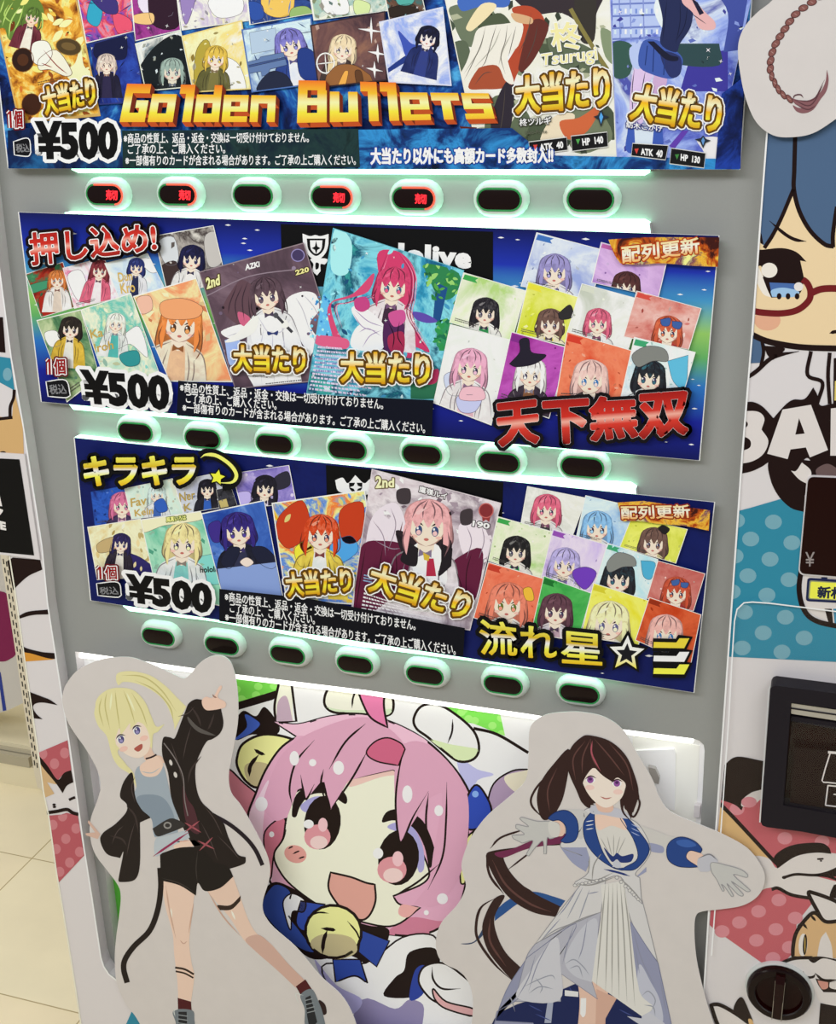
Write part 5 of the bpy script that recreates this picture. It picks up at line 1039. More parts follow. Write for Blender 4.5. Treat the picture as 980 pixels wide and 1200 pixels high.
for s in ('430,220 470,280 480,360', '500,170 520,240 490,340', '440,300 500,330 540,330', '800,240 820,300 800,370', '860,240 870,300 850,370'): a.L(J_, s, '+#8f8090', 1.0, l+2, 2, q)
for s in ('400,330 380,450 360,580', '470,320 450,430 420,560', '520,330 520,440 470,540', '760,420 780,480 790,550', '820,350 800,430 800,540'): a.L(J_, s, '+#33101e', 1.2, l+3, 2, q)
a.S(J_, '520,270! 610,330! 600,400 540,380 555,330!', '+#1f1a20', l+6, None, clip=q); a.S(J_, '700,310! 745,330! 740,400! 690,440 700,380!', '+#1f1a20', l+6, None, clip=q); a.S(J_, '628,345! 655,360! 650,380! 632,375!', '+#c8a83a', l+9, None, clip=q)
small_print(a, J_, '395,500 560,560 800,650 380,590', '+#e4dce0', l+9, 6, 12, q, .45); small_print(a, J_, '395,430 435,440 430,470 390,462', '+#8fb4d8', l+9, 3, 13, q)
a.text(J_, '2nd', '440,42 514,52 514,88 440,92', '+#efe6b0', l+9, .04, (('+#5a4a2a', 1.1),)); a.text(J_, '鷹嶺ルイ', '614,82 724,112 720,138 612,106', '+#f6f2f0', l+9, .03, (('+#4a3a40', 1.0),)); a.text(J_, '190', '826,218 894,232 890,254 822,242', '+#f4f0ee', l+9, .04, (('+#4a4044', 1.0),))
a.E(J_, 878, 180, 28, 28, '+#7c2c30', l+8, 0, '+#b8605c', 1.2); a.S(J_, '862,205! 895,205! 890,226! 878,216! 864,224!', '+#8c3434', l+7)
a.build('printed_card', po['o'], 'large grey card print of a pink haired figure in maroon coat')
p2card(K_, '255,15! 482,60! 430,205! 228,165!', '+m:#cfd0c2,#e6e6da,#b8bcb0:16', [], [dict(cx=641, cy=597, r=14, hair='#d2607c', hl='#ecb0bc', body='#e4dede', b2='#3a3a3a', rot=.1, long=1.5)])
p2card(K_, '478,50! 692,100! 635,262! 440,215!', '+m:#a8c8e8,#cfe2f0,#8ab4e0:16', [], [dict(cx=700, cy=618, r=15, hair='#82b4e4', hl='#b8d8f4', body='#e4eaf2', b2='#6a94d0', rot=.05, long=1.6)])
p2card(K_, '655,130! 870,180! 825,312! 608,248!', '+m:#b8c020,#dce06a,#c8ce3a:16', [('755,175! 775,165 800,180 780,200', '+#201e20', 10)], [dict(cx=766, cy=636, r=14, hair='#6a5048', hl='#94776a', body='#d8cc9a', b2='#b8a83a', rot=.1, long=1.2)])
p2card(K_, '140,130! 357,190! 312,372! 105,302!', '+m:#b4d48c,#dce8c8,#9cc470:16', [], [dict(cx=605, cy=646, r=14, hair='#212022', hl='#d6d4d0', body='#dcd8d2', b2='#2a9a4a', rot=.1, long=1.8)], tagc='+#3a9a4a')
p2card(K_, '352,178! 562,240! 507,428! 308,362!', '+m:#b8a0dc,#d8ccec,#a284cc:16', [('430,340 480,325 520,350 480,410 440,380', '+#6a3ab0', 9)], [dict(cx=662, cy=661, r=15, hair='#b0a6d8', hl='#d8d0f0', body='#dcd4ec', b2='#8a62c0', rot=.15, long=1.6)], tagc='+#8a4aa8')
p2card(K_, '562,232! 757,295! 712,452! 510,402!', '+m:#9cd0dc,#d0e4e4,#5cb4cc:16', [('560,310 600,270 660,285 670,320 620,325 570,345', '+#7d807c', 10), ('690,300! 745,310 730,370 700,360', '+#4aa4c8', 0)], [dict(cx=725, cy=678, r=16, hair='#24272e', hl='#4fb0c8', body='#d4dada', b2='#2c3034', rot=.12, long=1.4)], tagc='+#3a9a6a')
p2card(K_, '755,300! 937,350! 892,495! 712,445!', '+m:#a83430,#c47a72,#d8a8a0:16', [('806,378! 836,372 834,392 812,396', '+#3c5c98', 10), ('842,384! 872,386 866,404 846,402', '+#3c5c98', 10)], [dict(cx=793, cy=694, r=14, hair='#bc4c34', hl='#e0a070', body='#a83430', b2='#d8b0a4', rot=.1, long=1.5)])
p2card(K_, '105,305! 324,370! 275,590! 48,520!', '+m:#d85a3a,#e4785a,#d04c30:16', [('240,410 270,405 280,450 250,450', '+#e8b03a', 9)], [dict(cx=595, cy=707, r=19, hair='#dd7e66', hl='#eca490', body='#efe4d8', b2='#e8a84a', eye='#5a6a2a', rot=.1, long=1.5)], tagc='+#b83a28')
p2card(K_, '318,358! 502,425! 450,610! 268,580!', '+m:#2f9440,#4cac54,#2a8a3a:16', [], [dict(cx=652, cy=716, r=16, hair='#5c3c48', hl='#8a6470', body='#dcd4d8', b2='#b89aa8', rot=.1, long=1.5)], tagc='+#1c6a2c')
p2card(K_, '508,385! 727,455! 682,625! 458,592!', '+m:#e0d82c,#efe868,#d8d020:16', [], [dict(cx=714, cy=730, r=20, hair='#efe4ac', hl='#fbf6d8', body='#e8e2d0', b2='#c8c0a0', eye='#5a5a80', rot=.1, long=1.4)], tagc='+#c8c030')
p2card(K_, '722,440! 922,507! 882,700! 668,605!', '+m:#b83c18,#cc5a34,#a83414:16', [], [dict(cx=780, cy=742, r=17, hair='#deaaa2', hl='#f0ccc4', body='#2f2426', b2='#ece4e0', eye='#3a70a8', rot=.1, long=1.4)], tagc='+#8c2c14')
a = Art(po['Y']); a.S(K_, '600,78! 700,72! 955,108! 950,186! 860,168 760,160 690,150 620,150!', FIRE, L2); a.text(K_, '配列更新', '614,92 874,86 880,136 616,142', '+v:#e8a85a@0,#fff2d0@.5,#f6c88a@1', L2+2, .03, (('+#8c2c14', 1.6),)); a.build('update_banner', po['o'], 'fiery orange banner with pale characters')
notice(po, [(257, 690), (360, 701), (545, 736), (543, 769), (257, 728)], [[(263.5, 693), (487, 726.5), (487, 739), (263.5, 704.5)], [(269.5, 706), (369, 720), (369, 732), (269.5, 717.5)], [(264, 717), (534, 755), (534, 768), (264, 728.5)]], L2, '+#0a0b14')
oatari(po, J_, '80,428 338,408 344,500 96,520', L2+2); oatari(po, J_, '432,388 828,512 790,612 412,498', L2+4)
price(po, I_, '110,582 192,578 196,636 112,636', '118,672 200,668 204,704 122,702', '232,610 618,652 616,792 242,738', '106,655! 200,650 216,706! 200,716 112,708!', L2+4)
YG = '+v:#d8b020@0,#f2de4a@.3,#f4f2e4@.5,#c8a81e@.64,#f0dc5a@1'
a = Art(po['Y']); a.text(I_, 'キラキラ', '52,98 540,96 540,214 56,220', YG, L2+2, .05, (('+#0a0a0c', 5),)); a.build('title_lettering', po['o'], 'yellow title lettering')
a = Art(po['Y']); a.L(I_, '566,98 590,84 640,90 700,130 726,175 705,212 660,222', '+#0a0a0c', 13, L2+1, 0); a.L(I_, '566,100 590,86 640,92 698,132 724,176 704,208 640,210', '+#efdf6a', 4.2, L2+3, 2)
star = lambda cx, cy, R_, r_, rot: ' '.join(f'{cx+(R_ if i % 2 == 0 else r_)*math.sin(rot+i*math.pi/5):.1f},{cy-(R_ if i % 2 == 0 else r_)*math.cos(rot+i*math.pi/5):.1f}!' for i in range(10))
a.S(I_, star(640, 186, 46, 24, .2), '+#0a0a0c', L2+3); a.S(I_, star(640, 186, 34, 17, .2), '+#f4e23c', L2+5); a.build('shooting_star', po['o'], 'yellow shooting star')
a = Art(po['Y'])
for ch, q in zip('流れ星', ('72,525 212,545 214,664 78,658', '226,548 368,566 366,676 232,668', '386,570 540,586 540,700 388,690')): a.text(K_, ch, q, YG, L2+4, .022, (('+#0a0a0c', 5),))
a.S(K_, star(636, 654, 88, 46, .06), '+#0a0a0c', L2+3); a.S(K_, star(636, 656, 70, 32, .06), '+v:#e8d43a@0,#f4f0d8@.5,#fbfaf0@1', L2+6); a.S(K_, star(636, 658, 42, 19, .06), '+#16161c', L2+7)
for dy, c in ((0, '+#d8c43a'), (52, '+#f2f0e2'), (100, '+#efe04a')):
    s = f'740,{612+dy}! 826,{614+dy}! 838,{598+dy}! 876,{598+dy}! 856,{636+dy}! 738,{634+dy}!'
    a.S(K_, s, c, L2+7); p = P(s, K_); c2 = [x[:2] for x in p]; a.ribbon(c2+c2[:1], '+#0a0a0c', 9, L2+3)
a.build('title_lettering', po['o'], 'yellow and white slogan lettering with hollow star')
# ================================================================ laminated cut-out pictures on the front
L_ = (0, 740, 2.333); A1 = (100, 770, 5.158); A2 = (110, 940, 3.379); O_ = (520, 780, 2.333); A3 = (630, 840, 3.92); A4 = (540, 960, 3.769)
def cutout(name, label, outline, Y):
    t = thing(name, label, 'cutout', group='laminated cut-out figures'); c = curve(outline, True, 5)
    mb = MB(); mb.slab(c, Y+.0008, Y, 'laminate', '#efece8'); mb.build('laminated_sheet', t)
    t['Y'] = Y; return t
def layer(t, name, label=None):
    a = Art(t['Y']-.0002); a.fin = lambda: a.build(name, t, label); return a
# ---- fair haired figure in dark jacket
o1 = [(x, y) for x, y in ((75, 832), (73, 817), (78, 801), (93, 784), (120, 772.5), (150, 770), (170, 775.5), (187, 782.5), (205, 791), (216, 795), (224, 789), (232, 779), (241, 772), (252, 768), (263, 769.5), (271, 777), (276, 793), (279, 818), (278.5, 848), (272, 885), (268, 909), (271, 929), (283, 945), (300, 975), (314, 1005), (316, 1028), (307.5, 1061), (317, 1083), (347, 1110), (376, 1144), (400, 1166), (414, 1190), (424, 1225), (430, 1262))] + [(180, 1262), (170, 1215), (160, 1193), (148, 1177), (137, 1152), (134.5, 1125), (136, 1100), (140, 1070), (141.5, 1050), (138, 1037), (124, 1018), (114, 1005), (108, 992), (105, 973), (107, 957), (114, 938), (118, 920), (113, 900), (100, 877), (90, 863), (80, 847)]
t = cutout('cutout_figure', 'white edged cut-out of a fair haired girl in dark jacket and shorts', [(x, y) for x, y in o1], CUT)
SK = '#dcc0ae'
a = layer(t, 'legs_print', 'bare legs with ankle boots')
a.S(A2, '268,300! 420,300! 400,360 385,480 378,560 388,640 398,690 385,790! 335,790! 330,700 318,600 312,520 285,420 270,330', SK, 2)
a.S(A2, '430,330! 550,290! 575,360 610,460 645,520 700,560 770,640 840,710! 800,735! 720,660 640,590 590,540 540,460 480,390', '#d8bcaa', 2)
a.S(A2, '600,545 650,525 700,562 770,640 840,710! 800,735! 720,660 640,590', '#c2a092', 3)
for s in ('285,330 300,430 325,540', '395,400 375,520', '450,350 510,450 580,530'): a.L(A2, s, '#c29f8c', 1.6, 4)
a.L(A2, '305,420 308,460', '#efdccf', 2.2, 4); a.L(A2, '545,430 560,465', '#efdccf', 2.2, 4); a.L(A2, '340,545 355,560 370,550', '#c09a88', 1.2, 4)
a.S(A2, '490,408 540,408 582,370! 580,392! 545,425 500,428!', '#33261f', 4)
a.L(A2, '322,655 360,662 396,682', '#33261f', 2.4, 4, 0); a.L(A2, '324,670 360,678 394,696', '#33261f', 2.0, 4, 0)
a.S(A2, '332,775! 385,790! 388,835! 334,830!', '#4a1a1e', 4); a.S(A2, '312,835 330,820 390,825 398,860 400,960 320,960 325,880', '#6d757b', 5); a.S(A2, '800,730! 838,702! 866,745! 820,765!', '#4a1a1e', 4)
a.S(A2, '818,765 862,740 890,790 910,850 925,960 850,960 835,880 835,820', '#6d757b', 5); a.S(A2, '890,785 915,800 922,835 905,840', '#2c1c1c', 4)
a.S(A2, '335,830! 368,830! 372,960! 336,960!', '#24262a', 6); a.S(A2, '838,775! 858,765! 885,870! 858,900 845,850!', '#24262a', 6)
for i in range(4):
    y = 842+i*16; a.L(A2, f'332,{y} 372,{y+6}', '#8a9094', 1.0, 7, 0); a.L(A2, f'{836+i*3},{786+i*16} {866+i*4},{778+i*16}', '#8a9094', 1.0, 7, 0)
a.L(A2, '335,820 318,826 322,850', '#c8ccc8', 1.0, 7); a.L(A2, '830,765 800,760 812,800', '#c8ccc8', 1.0, 7)
a.fin()
a = layer(t, 'strap_print'); a.L(A2, '262,260 265,340 252,430 220,510 160,570 125,620 118,660 132,715', '#221a18', 6.5, 3, 0); a.fin(); a = layer(t, 'strap_print'); a.L(A2, '470,50 540,90 600,140 640,190 668,250', '#231b22', 4.8, 3, 0); a.fin()
a = layer(t, 'jacket_print', 'dark loose jacket')
JK, JK2 = '#241d1b', '#3a302e'
a.S(A1, '285,700 240,740 215,800 212,850 250,890 245,940 180,1010 110,1060 90,1110 130,1190 210,1215! 230,1180 200,1345 210,1360 300,1345 330,1250 330,1000! 420,960! 330,900 300,830', JK, 8)
a.S(A1, '470,490 510,485 540,490 580,390 605,325 625,280 665,255 705,258! 720,300 760,320 820,310! 835,400 815,460 770,495 735,510 700,570 667,660 670,780 700,870 760,930 840,1010! 870,1100 920,1190 970,1210! 960,1250 830,1290 760,1290! 690,1190 640,1120 600,1050 560,960 520,850 500,700 465,590', JK, 8)
a.S(A1, '620,360 680,420 770,465 790,475! 740,470 680,450 630,400', '#55504d', 9); a.L(A1, '475,520 540,610 590,720 600,860 620,960', '#7a7270', 1.2, 10, 0)
a.S(A1, '590,780 620,860 660,920 690,1060 640,1050 600,960', '#4a2a30', 9); a.L(A1, '600,1000 700,1060', '#9a5058', 2, 10); a.L(A1, '690,990 600,1060', '#9a5058', 2, 10); a.L(A1, '680,1110 780,1160', '#9a5058', 2, 10); a.L(A1, '770,1090 690,1170', '#9a5058', 2, 10)
for s in ('520,520 560,640 590,760', '640,420 610,520 590,620', '720,900 780,980 830,1080', '800,1080 880,1160 930,1220', '700,1000 760,1120 800,1230', '560,360 620,340 660,300', '300,720 280,790 300,880', '300,1000 270,1100 250,1200', '230,1020 190,1060 160,1130'): a.L(A1, s, '#463b39', 1.1, 9)
a.E(A1, 517, 638, 9, 18, '#c8c2bc', 11, -.3); a.E(A1, 545, 712, 10, 18, '#c8c2bc', 11, -.3)
for s in ('640,300 680,360 700,420', '780,340 760,400 740,440', '700,600 640,680 620,760', '250,900 300,960 320,1060', '150,1080 220,1100 250,1140'): a.L(A1, s, JK2, 2.2, 9)
a.fin()
a = layer(t, 'top_print', 'grey blue sleeveless top')
a.S(A1, '330,660 300,700 310,780 295,830 310,890 360,930 400,970 410,1060 420,1090! 560,1060! 560,960 520,850 490,720 470,660 430,700 380,720', '#98a3ad', 7)
a.S(A1, '310,850 380,830 470,850 530,940 550,1050! 420,1085! 400,980 340,920', '#7f8c99', 8)
a.S(A1, '330,660 380,620 430,600 470,650 440,710 390,725 345,710', SK, 8); a.L(A1, '330,690 400,700 450,670', '#a9aeb2', 1.2, 9)
a.S(A2, '245,145 300,130 370,110! 380,140! 300,180 245,215', '#b0b8be', 9); a.L(A2, '235,215 300,170 378,118', '#8c2e50', 2.6, 10); a.S(A2, '232,105! 300,65 345,75! 360,95 290,125 250,135', '#33302f', 10); a.E(A2, 292, 92, 16, 14, '#8d8a86', 11); a.E(A2, 292, 92, 10, 8, '#33302f', 12)
a.S(A2, '310,160! 400,150! 425,170! 320,185!', SK, 8); a.L(A2, '320,158 380,152', '#d0a08c', 1.4, 9)
a.fin()
a = layer(t, 'shorts_print', 'black shorts'); a.S(A2, '262,205! 340,180 425,178! 480,240! 530,255 552,295! 500,340 440,352 412,320 404,370! 340,330 265,310!', '#1f1a18', 9)
a.L(A2, '412,190 405,260 410,320', '#38322f', 1.2, 10); a.L(A2, '268,300 340,322 400,358', '#38322f', 1.2, 10); a.fin()
a = layer(t, 'hand_print'); a.S(A1, '705,262 730,240 770,245 805,185 820,172 826,185 800,240 845,270 848,300 820,312 740,322 712,300', '#dcbcaa', 12); a.L(A1, '768,225 780,240 795,245', '#8d6a5c', 1.6, 13)
a.fin(); a = layer(t, 'hand_print'); a.S(A1, '90,1070! 20,985! 15,1000! 60,1060! 0,1065! 5,1078! 75,1100!', '#c8a898', 7); a.fin()
a = layer(t, 'hair_print', 'long fair hair')
HR, HR2, HR3 = '#d6cf9c', '#bbb277', '#e4dfb8'
a.S(A1, '185,130 200,95 280,85 390,110 480,170 550,240 610,300! 540,440! 530,380 480,270 400,200 310,160 230,150 200,170', HR, 5)
for s in ('220,110 350,120 460,200 550,330', '300,140 420,200 510,300 535,400'): a.L(A1, s, HR2, 1.6, 6)
a.S(A1, '60,300 75,245 130,200 200,185 290,200 360,270 400,360 430,420 480,405! 440,450 410,470 400,560 360,520 200,560 240,640 290,700 310,790! 260,700 200,660 160,590 130,480 80,420 55,350', HR, 6)
a.fin()
a = layer(t, 'face_print')
a.S(A1, '355,560 390,540 420,590 460,600 480,640! 400,640 360,620', '#d6b7a4', 8)
a.S(A1, '160,470 200,430 300,390 370,420 395,480 385,560 350,600 310,610 250,590 200,545 175,510', '#e6cdbd', 9)
a.S(A1, '60,300 75,245 130,200 200,185 290,200 360,270 395,360 410,430 395,520! 375,440 330,390 300,410 270,440! 270,400 240,440 215,470! 205,430 185,480 170,520! 150,470 100,440 70,380', HR, 11)
a.S(A1, '140,470 180,500 190,580 240,640 260,700! 200,660 160,590', HR, 11)
for s in ('130,210 120,300 150,440', '180,200 190,300 210,440', '230,200 270,300 300,400', '280,215 340,320 375,420', '100,240 85,320 110,420'): a.L(A1, s, HR2, 1.4, 12)
for s in ('160,215 150,320', '250,215 300,330'): a.L(A1, s, HR3, 2.2, 12)
for ex, ey in ((215, 497), (312, 443)):
    a.E(A1, ex, ey, 23, 27, '#f2ebe6', 10); a.E(A1, ex+2, ey+2, 18, 23, '#4d4672', 11); a.E(A1, ex+2, ey+10, 11, 10, '#8f88b4', 12); a.E(A1, ex-5, ey-7, 5, 6, '#f4f2f4', 13); a.L(A1, f'{ex-30},{ey-2} {ex-8},{ey-26} {ex+28},{ey-24}', '#2c2630', 1.6, 13)
a.S(A1, '296,552 340,525 345,550 325,570 308,568', '#a5544a', 10); a.E(A1, 232, 555, 26, 16, '#e0b8aa', 10, -.3); a.E(A1, 355, 490, 26, 16, '#e0b8aa', 10, -.3)
a.L(A1, '365,615 400,605 430,590', '#2c2024', 2, 12, 0)
a.fin()
frame_of(t, (t['Y'] and W(290, 1262, CUT).x, CUT, W(290, 1262, CUT).z))
# ---- dark haired figure in a pale gown
o2 = [(620.5, 857), (626, 846), (640, 837.5), (660, 834.5), (682, 834.5), (708, 840), (730, 855), (747, 883), (764, 912), (773, 934), (786, 951), (816, 964.5), (846, 977), (876, 994), (893, 1016), (896.5, 1033), (888.5, 1050), (871, 1061), (846, 1065.5), (824, 1068), (816, 1073), (814, 1090), (816, 1120), (822, 1150), (829, 1176), (838, 1205), (848, 1250), (852, 1275), (545, 1275), (548, 1235), (554, 1189), (552.5, 1160), (541, 1140), (522, 1130), (513.5, 1120), (511, 1103), (517, 1082), (537, 1059), (546, 1039), (543, 1026), (541, 1012), (547, 992), (554, 978), (572, 955), (602, 929.5), (616.5, 913), (619.5, 887)]
t = cutout('cutout_figure', 'white edged cut-out of a dark haired girl in pale gown with blue cuffs', o2, CUT)
DH, DH2 = '#33211f', '#5a3c38'
a = layer(t, 'trailing_hair_print', 'long dark trailing hair')
a.S(A4, '480,60! 460,110 330,120 200,150 200,200 250,270 330,330 440,385! 420,432! 330,415 250,375 190,320 140,240 112,160 150,138 300,115', DH, 2)
a.S(A4, '480,60! 330,90 230,130 150,150 190,170 300,130 460,105!', '#6a2a4a', 3)
a.S(A4, '150,350 110,420 95,490 120,580 180,660 235,720! 265,655! 200,590 160,510 150,430 195,340', DH, 2)
a.S(A4, '160,400 230,345 320,320 420,345 462,360! 440,390! 340,350 260,370 190,420 150,450!', '#2b4f86', 1); a.S(A4, '0,550 60,540 100,480 130,440 100,510 50,550', '#33425e', 1)
for s, w in (('112,160 130,250 190,330', 3), ('130,130 180,80 300,40', 2.4), ('160,345 90,390 68,470 80,540 150,640 230,715', 3.2), ('200,230 290,160 320,140', 2), ('180,240 280,300 330,330', 1.6)): a.L(A4, s, DH, w, 2)
for s in ('140,180 200,290 300,370 400,410', '130,440 130,540 200,650'): a.L(A4, s, DH2, 2.4, 4)
a.S(O_, '345,230 300,270 265,320 255,370 270,420 300,410 330,350', DH, 2); a.L(O_, '300,280 250,340 240,380 275,420', DH, 2.6, 2); a.L(O_, '310,280 285,340 290,400', DH2, 1.6, 3)
a.fin()
GW, GW2, GW3, BL = '#c6c4c4', '#a9a9b4', '#8a8da6', '#27427f'
a = layer(t, 'gown_print', 'pale pleated gown with blue lapels')
a.S(A4, '430,760 620,690 700,760 900,800! 960,1000! 900,1160! 120,1160! 150,880', '#1c2550', 4)
a.S(A4, '515,700! 660,720! 640,850 640,1150! 490,1150! 525,830', '#d4b3a2', 5); a.S(A4, '600,750! 690,790! 640,880! 630,1150! 590,1150!', '#c6a08f', 6); a.S(A4, '530,790! 555,790! 552,860 540,875 528,860!', '#dcdcdc', 7); a.S(A4, '460,755! 520,762! 520,785! 460,780!', '#d2d2d4', 7); a.S(A4, '385,800! 410,800! 400,900! 370,900!', '#9aa0b4', 6)
a.S(A4, '530,290! 640,270! 620,410! 510,450 330,550! 420,430', GW, 7, '#88878a', .8)
a.S(A4, '330,550! 510,455! 620,410! 600,560 580,720! 605,795! 440,680! 442,805! 240,805! 290,612', GW2, 6, '#7f8090', .8)
a.S(A4, '295,610! 510,460 410,640 330,720 240,805! 160,850! 150,890! 320,900! 340,940! 130,960! 200,760', GW3, 5, '#6f728c', .8); a.S(A4, '250,790 300,680 420,520 440,640 436,800', '#bfbfc6', 8); a.S(A4, '460,620 520,500 600,440 600,600 580,720! 500,690', '#b8b9c2', 8)
a.S(A4, '620,290! 720,270! 745,430 790,760 850,830 800,870! 700,800 580,715! 600,560 625,400', '#cfcdc8', 9)
for x0, x1 in ((640, 600), (655, 640), (672, 668), (690, 700), (706, 735), (720, 770)): a.L(A4, f'{x0},285 {(x0+x1)/2},500 {x1},{740+(x1-600)*.5:.0f}', '#96948f', 1.5, 10)
a.S(A4, '720,270! 770,260! 810,390 870,630! 820,560 750,440', GW, 5, '#88878a', .8); a.S(A4, '750,450! 820,560 872,635! 930,900! 960,1160! 880,1160! 850,900 790,830 760,600', GW3, 7, '#6f728c', .8); a.S(A4, '790,640 840,720 880,800 890,900 800,860 780,760', '#b4b6c4', 8); a.S(A4, '735,870! 800,880! 800,830! 900,900! 960,1000! 870,960!', '#b9bac4', 9)
for s in ('280,740 340,710 400,690 420,710', '300,770 350,740 410,750', '330,700 360,740 350,770', '460,640 500,620 540,650 570,690', '480,660 520,650 540,700', '800,780 830,760 860,800 840,850', '810,820 850,830 860,870', '190,800 220,790 240,850', '540,300 470,440', '570,310 520,450'): a.L(A4, s, '#8f929e', 1.3, 10)
a.L(A4, '335,550 415,492 510,455 618,412', '#8a8a90', 1.2, 10)
for i in range(9):
    x, y = 505+i*16, 288-i*3.5; a.E(A4, x, y+4, 8, 6, '#c9c7c4', 12, 0, '#8b898c', .7)
for i in range(6):
    x, y = 690+i*19, 258+i*19; a.E(A4, x, y, 8, 7, '#c9c7c4', 12, 0, '#8b898c', .7)
for s in ('430,430 470,380 520,300', '360,530 440,440', '560,330 610,320', '330,600 300,700 250,790', '400,530 340,640 300,760', '500,470 470,560 450,640', '560,440 540,560 520,620', '760,480 800,620 860,740', '770,560 790,680', '880,700 910,860'): a.L(A4, s, '#85879a', 1.2, 9)
for s in ('300,820 360,850', '330,860 400,890', '480,740 500,780', '700,840 760,870'): a.L(A4, s, '#3a4680', 1.2, 6)
# bodice and sleeves
a.S(A3, '215,430 260,420 400,460 470,500 520,600 500,660 450,720 470,740! 480,860! 420,800 370,730 250,770 170,765 230,720 225,650 110,600 130,560 190,530 215,470', GW, 8, '#88878a', .8)
a.S(A3, '105,600! 225,600! 240,660 222,712! 160,670', '#8f93ae', 9); a.S(A3, '500,690! 500,712! 470,730 455,735!', '#8f93ae', 7)
a.S(A3, '130,430 215,430 240,470 220,540 190,560 150,480', '#bcbab8', 9); a.S(A3, '450,500 520,515 600,545 640,560 610,600 600,660! 570,630 500,600', '#c0bdb9', 7); a.S(A3, '510,580 575,595 575,625 515,615', '#8f93ae', 8)
for s in ('240,640 235,720', '300,620 260,680 250,760', '170,768 250,772 360,735', '380,740 440,800 480,850', '200,740 270,750 350,715'): a.L(A3, s, '#8d8b88', 1.4, 12)
a.S(A3, '245,440 260,440 268,520 300,620 350,690 395,695! 460,650 440,560 380,465 420,470 470,530 510,590 505,640 450,700 385,705! 340,690 270,640 220,570 212,490', BL, 12, '#16264f', .8)
a.S(A3, '262,455 380,462 440,560 455,640 395,690 350,690 300,610 268,520', '#cbc8c2', 11); a.S(A3, '265,455 320,440 385,462 410,520 340,500 280,520', '#dcbfae', 12)
for x in (290, 320, 350, 380, 405): a.L(A3, f'{x},{540+abs(350-x)*.25:.0f} {350+(x-350)*.25:.0f},640', '#a09d98', 1.1, 13)
a.S(A3, '305,600 345,640 365,625 390,640 440,630 430,665 385,670 365,655 340,665', '#24346c', 14); a.S(A3, '350,660! 380,660! 385,695! 345,690!', '#b8bac4', 13); a.L(A3, '305,700 370,715 425,732', '#24346c', 2.4, 14)
for y in (482, 500, 518): a.L(A3, f'222,{y} 258,{y-6}', '#d8dae2', 1.0, 14); a.L(A3, f'430,{y+10} 470,{y+30}', '#93a2cc', 1.0, 14)
a.S(A3, '240,420 270,405 330,415 390,430 430,465 380,465 300,450 250,445', '#b6b6c0', 13)
a.S(A3, '50,465 90,435 140,432 180,470 188,530 170,570 130,580 105,570! 130,540 128,500 100,475 70,478!', BL, 13, '#16264f', .8); a.S(A3, '70,480! 110,480 128,515 118,545 95,550!', '#d6b5a4', 12)
a.S(A3, '595,600 620,565 665,552 720,570 755,605 750,625! 700,615 685,650 740,690! 690,692 640,685 600,655', BL, 13, '#16264f', .8); a.S(A3, '700,612 755,630 770,660 735,690! 690,660 682,635', '#d9b9a8', 12)
a.S(A3, '640,570 690,565 730,590 690,600 650,590', '#3a5ca0', 14)
a.fin()
a = layer(t, 'glove_print', 'pale glove')
GL, GL2 = '#b8b7b4', '#8f8e90'
a.S(A3, '740,650 780,635 810,640 830,665 800,690 790,710 750,712! 735,690', '#b4b4bc', 14); a.S(A3, '800,670 860,680 930,700 965,725 960,738 900,725 970,790! 978,800 960,802 890,755 945,815 940,824 920,815 870,765 900,820 892,825 860,780 845,770 858,795 850,800 825,750 800,710', GL, 14, GL2, .9)
a.L(A3, '740,650 790,632 828,660', '#76757a', 1.4, 16)
a.fin(); a = layer(t, 'glove_print', 'pale glove')
a.S(A3, '100,495 90,545 60,560 45,555 40,630! 30,630! 25,570 -10,600! -40,640! -50,630 -20,570 -70,580! -110,560! -115,545 -60,540 -100,510! -95,495 -40,505 -80,470 -70,462 0,480 60,480', GL, 14, GL2, .9)
a.S(A3, '55,480 95,490 105,520 95,550 65,550 50,520', '#c4c2bd', 16)
a.fin()
a = layer(t, 'face_print', 'face with dark hair')
a.S(A3, '150,150 200,95 240,85 330,110 400,170 440,250 465,350 470,390! 445,370 440,420 430,470! 395,400 380,380 250,400 240,420 210,400 180,340 140,240', DH, 15)
a.S(A3, '270,380 330,390 350,420 330,440 280,430', '#d2ae9c', 16)
a.S(A3, '200,260 250,235 330,260 400,300 400,340 380,380 330,415 290,410 245,370 215,320', '#ecd2c6', 17)
a.S(A3, '150,150 200,95 240,85 330,110 400,170 440,250 465,350 440,440! 400,420 410,360 420,330 400,290 365,280 345,300! 300,270 260,230! 235,255 210,300 215,340 245,390 262,405! 210,400 180,340 140,240', DH, 19)
for s in ('245,100 210,180 205,260', '245,100 250,180 280,240', '260,100 330,180 400,270', '330,120 410,220 440,340', '220,110 165,190 175,290'): a.L(A3, s, DH2, 1.6, 21)
a.L(A3, '252,110 250,170 290,250', '#a0505c', 1.8, 22)
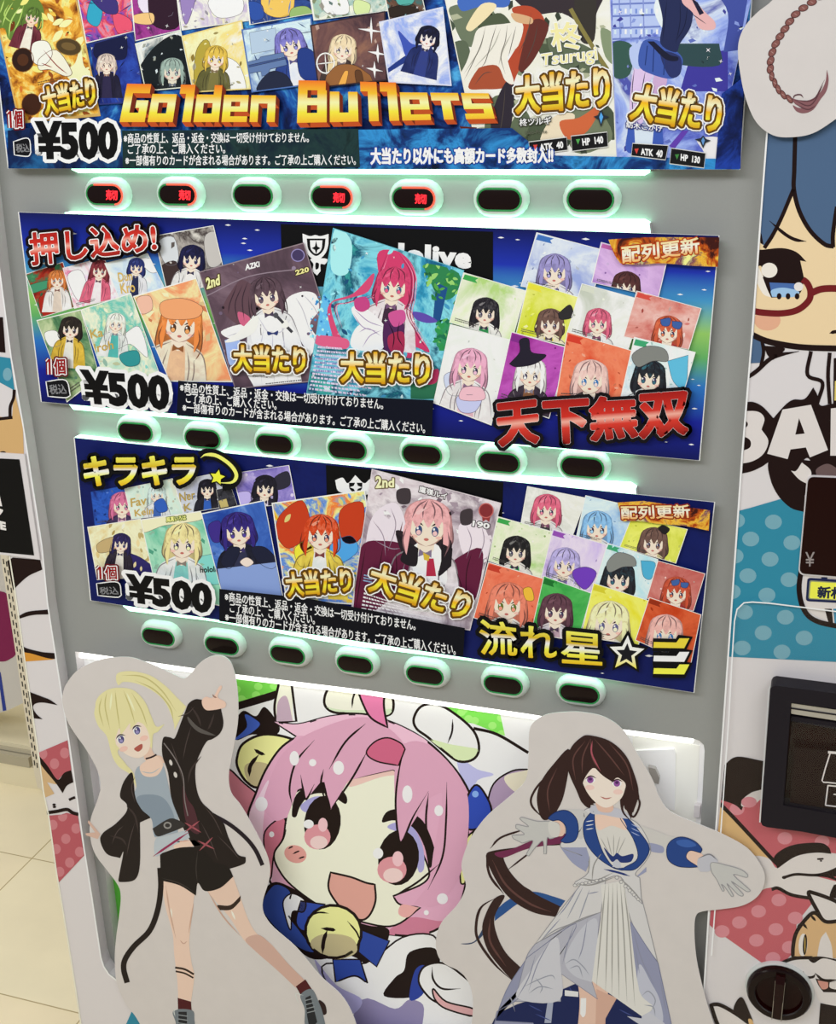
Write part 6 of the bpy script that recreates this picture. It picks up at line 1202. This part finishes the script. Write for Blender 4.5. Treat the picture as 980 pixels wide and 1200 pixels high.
for ex, ey in ((243, 290), (365, 306)):
    a.E(A3, ex, ey, 22, 15, '#f2eaea', 18, .1); a.E(A3, ex, ey, 15, 15, '#8a4f94', 19); a.E(A3, ex, ey-4, 8, 7, '#4a2a58', 20); a.L(A3, f'{ex-26},{ey-2} {ex},{ey-18} {ex+28},{ey-8}', '#3a2428', 1.4, 21)
a.L(A3, '288,366 315,376 342,370', '#a86058', 1.4, 18); a.E(A3, 240, 325, 22, 12, '#e2bfb5', 18); a.E(A3, 370, 345, 22, 12, '#e2bfb5', 18)
a.S(A3, '380,380 400,390 395,430 430,480! 390,440', DH, 20); a.L(A3, '450,350 470,400 440,460 400,400', DH, 2.4, 20)
a.fin()
frame_of(t, (W(690, 1275, CUT).x, CUT, W(690, 1275, CUT).z))
# ---- rounded cut-out with the end of a plait, top right
CU2 = CUT-.0015
t = cutout('cutout_figure', 'rounded white cut-out corner with printed red brown plait, at top right', [(780+x/3, y/3) for x, y in ((255, 180), (262, 130), (285, 85), (325, 42), (375, 2), (420, -60), (640, -90), (690, 0), (690, 330), (640, 385), (590, 425), (520, 468), (450, 482), (380, 476), (320, 430), (282, 345), (262, 250))], CU2)
a = layer(t, 'plait_print', 'red brown plait')
path = [(545, -12), (515, 8), (485, 28), (458, 50), (437, 76), (420, 102), (403, 128), (388, 154), (376, 184), (370, 214), (369, 242), (374, 268), (385, 292), (397, 314), (414, 333), (436, 348)]
for i, (x, y) in enumerate(path):
    nx, ny = path[min(i+1, len(path)-1)]; px, py = path[max(i-1, 0)]; ang = math.atan2(ny-py, nx-px)
    a.E(Q, x, y, 17, 11 if i < 11 else 8, '#7c4f4a', 2+i % 2, ang+.35, '#4d2c2c', .9); a.L(Q, f'{x-6},{y-4} {x+6},{y+4}', '#a07a74', 1.0, 6)
a.S(Q, '440,345 470,352 505,352 540,330 562,290 568,245! 574,280 566,320 545,350 520,385 490,398 462,392 448,370 465,378 485,380 460,368', '#7d5458', 3)
for s in ('450,350 510,370 555,300', '455,365 500,385 530,370', '455,352 520,350 560,280'): a.L(Q, s, '#54343a', 1.3, 5)
a.L(Q, '448,350 455,336 475,333 486,345', '#54343a', 1.6, 5)
a.fin()
frame_of(t, (W(900, 160, CU2).x, CU2, W(900, 160, CU2).z))
